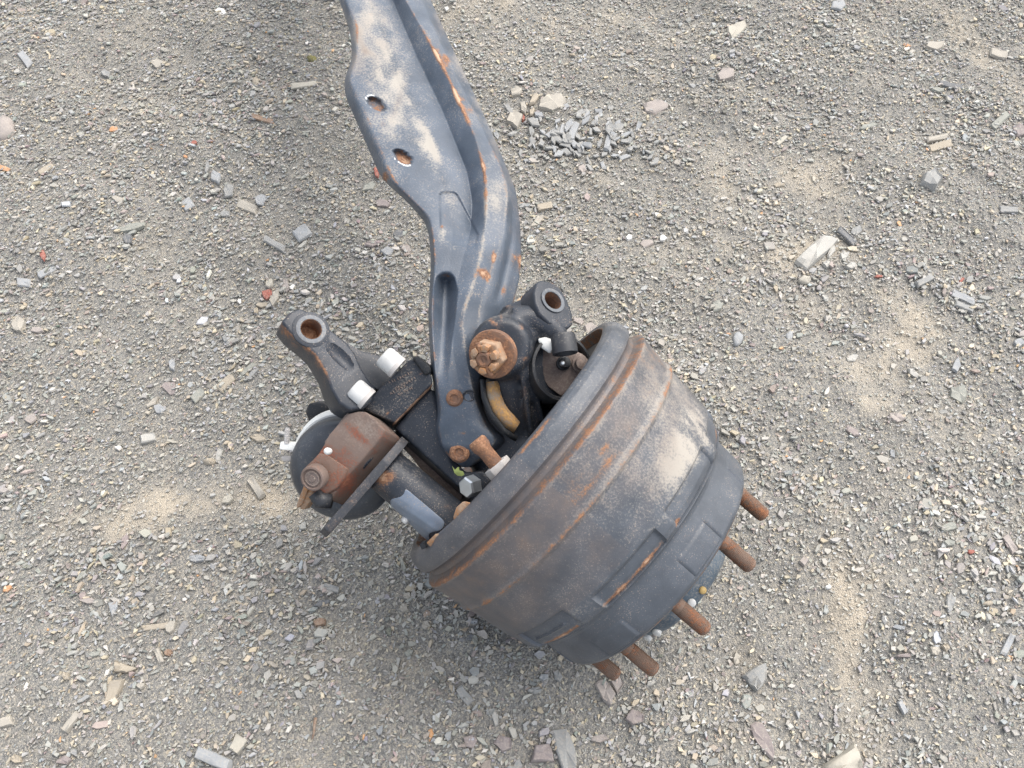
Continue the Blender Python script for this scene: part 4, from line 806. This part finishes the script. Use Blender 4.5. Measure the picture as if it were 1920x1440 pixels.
T('stone', 'dark chip above the reddish brown lump', 603, 1132, 36, 12, 20, 'dark', .008)
T('stone', 'thick grey flake at the top of the dark hollow left of the drum', 622, 1103, 38, 16, -15, 'grey', .010)
B('stone', 'tan flat chip close to the left edge near the bottom', 12, 1355, 30, 18, 10, 'beige', .007)
T('stone', 'grey green chip left of the olive tan triangular stone', 180, 1228, 30, 11, 15, 'green', .006)
T('stone', 'purplish stone on the bottom edge in the lower left corner', 128, 1428, 32, 20, 20, 'purple', .008)
T('stone', 'brown tan stone at the very bottom left corner', 33, 1424, 28, 17, -10, 'tan', .009)
T('stone', 'blue grey flake slanting up under the sand patch at left', 151, 1078, 36, 10, 45, 'green', .005)
T('stone', 'tan knobbly stone left of the long tapering tan slab', 131, 1271, 14, 20, 10, 'tan', .008)
T('stone', 'pale tan chip right of the long tapering tan slab', 269, 1289, 20, 14, 20, 'beige', .006)
# lower middle
T('stone', 'purple brown five sided stone at the bottom, left of centre', 943, 1393, 40, 42, 20, 'purple', .012)
stone('stone', 'purple brown trapezoid stone on the bottom edge beside the large grey slab', [(1004, 1396), (1030, 1394), (1041, 1428), (995, 1428)], .014, 'purple')
stone('stone', 'large upright pale grey slab on the bottom edge below the drum', [(1036, 1368), (1062, 1366), (1074, 1390), (1082, 1425), (1078, 1448), (1056, 1446), (1040, 1400)], .012, 'grey')
T('stone', 'grey broad chip left of the purple brown five sided stone', 882, 1393, 32, 29, 30, 'purple', .007)
B('stone', 'grey oblong chip slanting down below the drum, left of centre', 872, 1306, 38, 18, -55, 'grey', .008)
stone('stone', 'pinkish purple slab with a pointed foot under the lowest studs', [(1114, 1282), (1128, 1272), (1140, 1278), (1155, 1300), (1146, 1322), (1132, 1312)], .010, 'pink')
stone('stone', 'pinkish slab lying directly under the lowest wheel stud', [(1140, 1270), (1162, 1268), (1172, 1280), (1158, 1300)], .010, 'pink', lift=-.004)
T('stone', 'violet grey stone right of the pinkish slabs', 1192, 1343, 36, 36, -35, 'purple', .009)
T('stone', 'pinkish grey flat stone right of the large upright slab', 1124, 1383, 38, 20, 5, 'pink', .009)
T('stone', 'blue grey oval chip below the drum centre', 1003, 1297, 30, 14, 5, 'grey', .007, 6)
for x, y, L, Wd, an, c_, t_ in ((757, 1141, 19, 17, 30, 'beige', 'tan cube like stone below the drum rim'), (764, 1120, 18, 14, 10, 'beige', 'tan chip just above the tan cube like stone'), (799, 1173, 18, 17, 0, 'beige', 'tan chip right of the tan cube like stone'), (929, 1348, 15, 30, 10, 'pale', 'pale upright flake above the purple brown five sided stone'),
                                (757, 1064, 34, 11, -70, 'green', 'greenish sliver leaning by the left end of the drum rim'), (887, 1173, 22, 13, 0, 'blue', 'blue chip under the left flank of the drum'), (884, 1203, 20, 11, 15, 'dark', 'dark chip under the left flank of the drum'), (1222, 1279, 26, 13, 15, 'pale', 'pale chip touching the tip of a wheel stud'),
                                (892, 1207, 11, 24, 5, 'green', 'greenish upright chip in the shade of the drum flank'), (766, 1225, 22, 16, 20, 'green', 'dull grey chip in open gravel left of the drum flank'), (1045, 1267, 20, 26, 20, 'grey', 'grey chip below the drum where the flank meets the face'), (1018, 1272, 22, 16, 10, 'blue', 'bluish chip below the drum flank near its lowest point')):
    T('slate_chip', t_, x, y, L, Wd, an, c_, .007)
# lower right
stone('stone', 'thick grey wedge stone with a bright flat top, right of the lowest studs', [(1395, 1264), (1420, 1248), (1439, 1240), (1440, 1272), (1422, 1294), (1408, 1280)], .020, 'grey', tilt=(.12, .06))
stone('stone', 'long leaf shaped grey slab below the thick wedge stone', [(1410, 1358), (1432, 1355), (1448, 1385), (1455, 1412), (1453, 1426), (1432, 1406), (1414, 1380)], .008, 'purple')
stone('cobble', 'big cream cobble cut by the bottom edge, lower right', [(1604, 1393), (1616, 1420), (1618, 1450), (1590, 1470), (1548, 1462), (1540, 1440), (1572, 1416)], .035, 'cream', round_=.5)
T('stone', 'pinkish triangular chip right of the wheel studs', 1505, 1055, 20, 25, 0, 'pink', .008, 4)
T('stone', 'grey diamond shaped chip in the right gravel', 1780, 1131, 18, 42, -5, 'grey', .007, 6)
B('stone', 'bluish long chip slanting up by the right edge', 1893, 1207, 46, 14, 62, 'blue', .007)
B('stone', 'purplish oblong chip at the right edge above the bluish long chip', 1896, 1018, 36, 14, -60, 'pink', .007)
T('stone', 'greenish flat stone in the cluster toward the right edge', 1775, 993, 36, 21, 20, 'green', .008)
T('stone', 'pale greenish chip below the greenish flat stone', 1773, 1022, 26, 15, -10, 'green', .008)
T('stone', 'pale blue chip pointing right in the dark patch at lower right', 1686, 1177, 30, 10, -15, 'blue', .005)
T('stone', 'dark blue thin upright chip in the dark patch at lower right', 1657, 1163, 10, 26, 10, 'grey', .006)
B('stone', 'pale blue upright sliver below the dark patch at lower right', 1695, 1325, 28, 11, -65, 'blue', .006)
T('stone', 'tan upright chip left of the thick wedge stone', 1388, 1228, 17, 28, 10, 'beige', .008)
T('stone', 'flat violet sliver in lower right gravel', 1698, 1228, 38, 11, 5, 'purple', .005)
T('pebble', 'small white pebble in the sandy strip at right', 1552, 1102, 13, 8, 10, 'white', .006, 7, round_=1)
T('brick_shard', 'red brick shard near the right edge, below the greenish stones', 1818, 1037, 17, 9, 0, 'red', .004)
T('pebble', 'tan oval pebble near the right edge beside the diamond shaped chip', 1853, 1131, 22, 10, 0, 'tan', .006, 7, round_=1)
T('stone', 'cream chip in a pair of tan chips at lower right', 1750, 1222, 20, 20, -20, 'beige', .007)
T('stone', 'orange tan chip in a pair of tan chips at lower right', 1768, 1216, 14, 16, 10, 'tan', .007)
# right middle
stone('stone', 'long pale grey stone bar slanting up, biggest stone on the right side', [(1490, 492), (1512, 468), (1546, 441), (1570, 450), (1545, 478), (1512, 506)], .022, 'pale')
T('pebble', 'cream tan pebble below the long pale stone bar', 1511, 523, 27, 17, 10, 'cream', .010, 6, round_=.6)
T('stone', 'pale greenish diamond stone with dark shade on its left, right side', 1798, 738, 38, 42, 10, 'green', .012)
T('pebble', 'violet grey oval pebble above the drum', 1380, 643, 20, 27, -15, 'blue', .009, 7, round_=.6)
T('pebble', 'pale violet pebble right of the oval pebble above the drum', 1479, 631, 14, 21, -10, 'blue', .008, 7, round_=.6)
B('stone', 'upper of two parallel grey slabs near the right edge', 1808, 555, 46, 13, -25, 'blue', .008)
B('stone', 'lower of two parallel grey slabs near the right edge', 1810, 571, 38, 12, -22, 'grey', .007)
B('stone', 'grey sliver slanting up left of the two parallel slabs', 1733, 527, 36, 12, 25, 'grey', .008)
T('stone', 'greenish square stone above the drum top', 1343, 580, 25, 24, 20, 'green', .009)
T('stone', 'violet grey sliver in open gravel right of the drum', 1597, 813, 34, 18, -35, 'purple', .005)
T('stone', 'pale pinkish stone in the sandy ground right of the drum', 1677, 788, 34, 19, -20, 'pink', .009)
T('stone', 'pale green pointed chip in the sandy ground at right', 1712, 700, 28, 13, -35, 'pale', .006)
T('stone', 'light grey forked chip left of the right edge', 1797, 682, 17, 34, -10, 'blue', .006)
T('stone', 'pale blue chip cut by the right edge of the picture', 1915, 638, 24, 20, 0, 'blue', .009)
T('brick_shard', 'thin red shard right of the long stone bar, near the right edge', 1807, 519, 15, 7, 40, 'red', .004)
T('brick_shard', 'thin rusty red sliver just right of the cream tan pebble', 1645, 522, 19, 6, 5, 'red', .004)
T('stone', 'broad flat grey stone sunk in the sand at right', 1600, 668, 30, 16, 15, 'pale', .005)
# upper right
stone('stone', 'cream irregular stone alone near the top right', [(1360, 66), (1378, 58), (1390, 52), (1397, 62), (1384, 78), (1372, 92), (1366, 84)], .012, 'cream')
T('stone', 'blocky grey stone with a dark foot, upper right', 1741, 350, 40, 42, 30, 'grey', .024)
T('stone', 'pinkish crumbly stone below the cream irregular stone', 1358, 151, 38, 26, 25, 'pink', .011)
B('stone', 'orange tan oblong stone in a heap near the top right', 1762, 277, 46, 14, 14, 'tan', .010)
B('stone', 'dull tan slab lying against the orange tan oblong stone', 1757, 261, 40, 10, 8, 'beige', .010)
B('stone', 'dark slate sliver slanting down near the top right', 1784, 160, 44, 9, -14, 'dark', .009)
T('stone', 'flat grey chip left of the dark slate sliver', 1759, 166, 30, 11, 0, 'green', .006)
T('stone', 'long greenish sliver pair in the gravel, upper right', 1630, 238, 44, 11, 12, 'green', .006)
T('stone', 'pinkish tan mound stone near the top right corner', 1753, 87, 40, 18, 5, 'beige', .010)
B('stone', 'pale flat slab close to the top right corner', 1873, 102, 32, 14, -18, 'beige', .008)
T('stone', 'violet grey stone at the right edge, upper right', 1910, 246, 28, 26, -30, 'purple', .013)
B('stone', 'grey slab slanting up close to the right edge, upper right', 1874, 228, 42, 15, 42, 'green', .010)
B('stone', 'pale little bar slanting up in the upper right gravel', 1467, 258, 26, 9, 40, 'cream', .007)
T('leaf_scrap', 'orange yellow leaf scrap near the top right', 1703, 80, 16, 6, -10, 'orange', .003, 6)
T('stone', 'bluish slab cut by the top edge, upper right', 1570, 14, 28, 26, 20, 'blue', .007)
B('stone', 'dark grey bar slanting down above the long pale stone bar', 1589, 442, 44, 13, -45, 'dark', .010)
T('stone', 'grey stone touching the dark grey bar above the stone bar', 1607, 430, 28, 18, 30, 'grey', .008)
B('stone', 'grey flat bar by the right edge below the blocky grey stone', 1893, 391, 36, 11, -5, 'grey', .007)
T('pebble', 'tan oval pebble in open gravel above the long stone bar', 1463, 340, 23, 9, 5, 'tan', .006, 7, round_=.8)
for x, y, L, Wd, an, t_ in ((1560, 468, 14, 30, -25, 'grey splinter resting right of the long pale stone bar'), (1583, 478, 16, 26, -30, 'second grey splinter right of the long pale stone bar'), (1550, 495, 18, 14, 10, 'square pale chip at the foot of the long stone bar'), (1595, 500, 22, 14, 10, 'pale chip right of the square chip at the stone bar foot')):
    T('slate_chip', t_, x, y, L, Wd, an, 'pale', .010)
# top middle
stone('stone', 'largest pale beige slab above the heap of grey chips', [(1012, 184), (1028, 171), (1052, 174), (1061, 184), (1060, 200), (1036, 205), (1010, 200)], .014, 'beige')
T('stone', 'tan angular stone at the left end of the row by the largest beige slab', 967, 172, 24, 17, 20, 'beige', .010)
T('stone', 'tan upright stone left of the largest beige slab', 982, 197, 14, 28, 10, 'beige', .010)
T('stone', 'brownish chip wedged against the left of the largest beige slab', 1002, 183, 14, 30, -35, 'tan', .010)
T('stone', 'tan sliver under the left corner of the largest beige slab', 998, 203, 12, 22, -20, 'tan', .008)
B('stone', 'beige block with a red chip on its right side', 965, 217, 26, 25, 60, 'beige', .016)
T('brick_shard', 'red brick chip on the right of the beige block', 981, 214, 9, 13, 0, 'red', .009)
T('stone', 'flat pinkish grey stone right of the heap of grey chips', 1231, 194, 48, 30, 10, 'pink', .010, 6)
B('stone', 'tan flat chip below the heap of grey chips, nearest the beam', 1022, 379, 28, 13, 8, 'tan', .007)
T('stone', 'tan leaf shaped stone slanting up right of the beam', 1009, 407, 36, 14, 45, 'beige', .008)
T('stone', 'pinkish square stone at the lower left of the chip heap', 1091, 315, 19, 20, 10, 'pink', .009)
T('pebble', 'white chip right of the beam, left one of a pair', 1180, 443, 17, 14, 10, 'white', .008)
T('pebble', 'white chip right of the beam, right one of a pair', 1243, 449, 17, 13, 0, 'white', .008)
T('stone', 'pinkish grey chip between and below the pair of white chips', 1212, 457, 28, 18, 15, 'pink', .007)
B('stone', 'tallest grey flake standing in the middle of the chip heap', 1075, 245, 34, 15, 70, 'blue', .013)
B('stone', 'grey bar at the right of the chip heap, leaning up', 1140, 268, 32, 12, 75, 'blue', .013)
stone('stone', 'tan shell shaped stone close to the knuckle eye', [(1094, 615), (1108, 606), (1118, 613), (1116, 626), (1102, 630)], .009, 'pink')
T('stone', 'pinkish chip just right of the knuckle eye', 1086, 600, 26, 18, -20, 'pink', .008)
# the loose heap of grey slate chips
HEAP = 'grey slate chips in the loose heap'
for i in range(100):
    while True:
        u, v = random.gauss(0, .6), random.gauss(0, .6)
        if u * u + v * v < 1.5: break
    x, y = 1085 + 135 * u + 20 * v, 255 + 52 * v + 12 * u
    if abs(x - 1075) + abs(y - 245) < 16: continue
    L = random.uniform(15, 27); T('slate_chip', 'grey slate chip among others in the loose heap right of the beam', x, y, L, L * random.uniform(.35, .65), random.uniform(0, 180), random.choice(['grey', 'grey', 'blue']), random.uniform(.0035, .0065), random.choice([4, 5]), group=HEAP, tilt=(random.gauss(0, .14), random.gauss(0, .14)), lift=max(0, .007 * (1 - u * u - v * v)))
# dry grass stems and a twig
def stem(name, label, pts, r, col, lift=.006):
    P3 = []
    for i, (x, y) in enumerate(pts):
        p = G(x, y); p.z = ground_z(p.x, p.y) + lift + .004 * math.sin(i * 1.7); P3.append(p)
    c = P3[0].copy(); o = link(name, MB().tube(P3, [r * (1 - .5 * i / (len(P3) - 1)) for i in range(len(P3))], 6).mesh(), SMAT[col], None, 180, base=c); o['label'] = label; o['category'] = 'grass stem' if name == 'grass_stem' else 'twig'
stem('grass_stem', 'thin curved dry grass stem between the tie rod arm and the beam', [(664, 582), (678, 590), (692, 601), (703, 615), (710, 632), (714, 654)], .0011, 'cream')
stem('grass_stem', 'straight pale straw lying level at the left', [(88, 467), (105, 466), (122, 465), (142, 464)], .0012, 'cream')
stem('grass_stem', 'bent pale straw beside the long greenish slab', [(287, 432), (280, 442), (268, 456)], .0011, 'cream')
stem('twig', 'short brown twig near the bottom left of the drum', [(596, 1350), (594, 1365), (592, 1376), (588, 1388)], .0028, 'brown')
# green leaf scrap caught in the knuckle
lf = [C(848, 874, 1.085), C(853, 881, 1.080), C(858, 876, 1.078), C(861, 876, 1.079), C(861, 882, 1.078), C(868, 884, 1.078), C(871, 890, 1.082), C(866, 893, 1.084), C(858, 892, 1.084), C(852, 887, 1.084)]
M_leaf = plain('green_leaf', (.34, .40, .12), .6, .3, 90)
me = MB().prism(lf, VW * .0006).mesh(); o = link('leaf', me, M_leaf, None, 40, base=lf[0].copy()); o['label'] = 'small yellow green leaf caught in the knuckle beside the zinc bolt'; o['category'] = 'leaf'
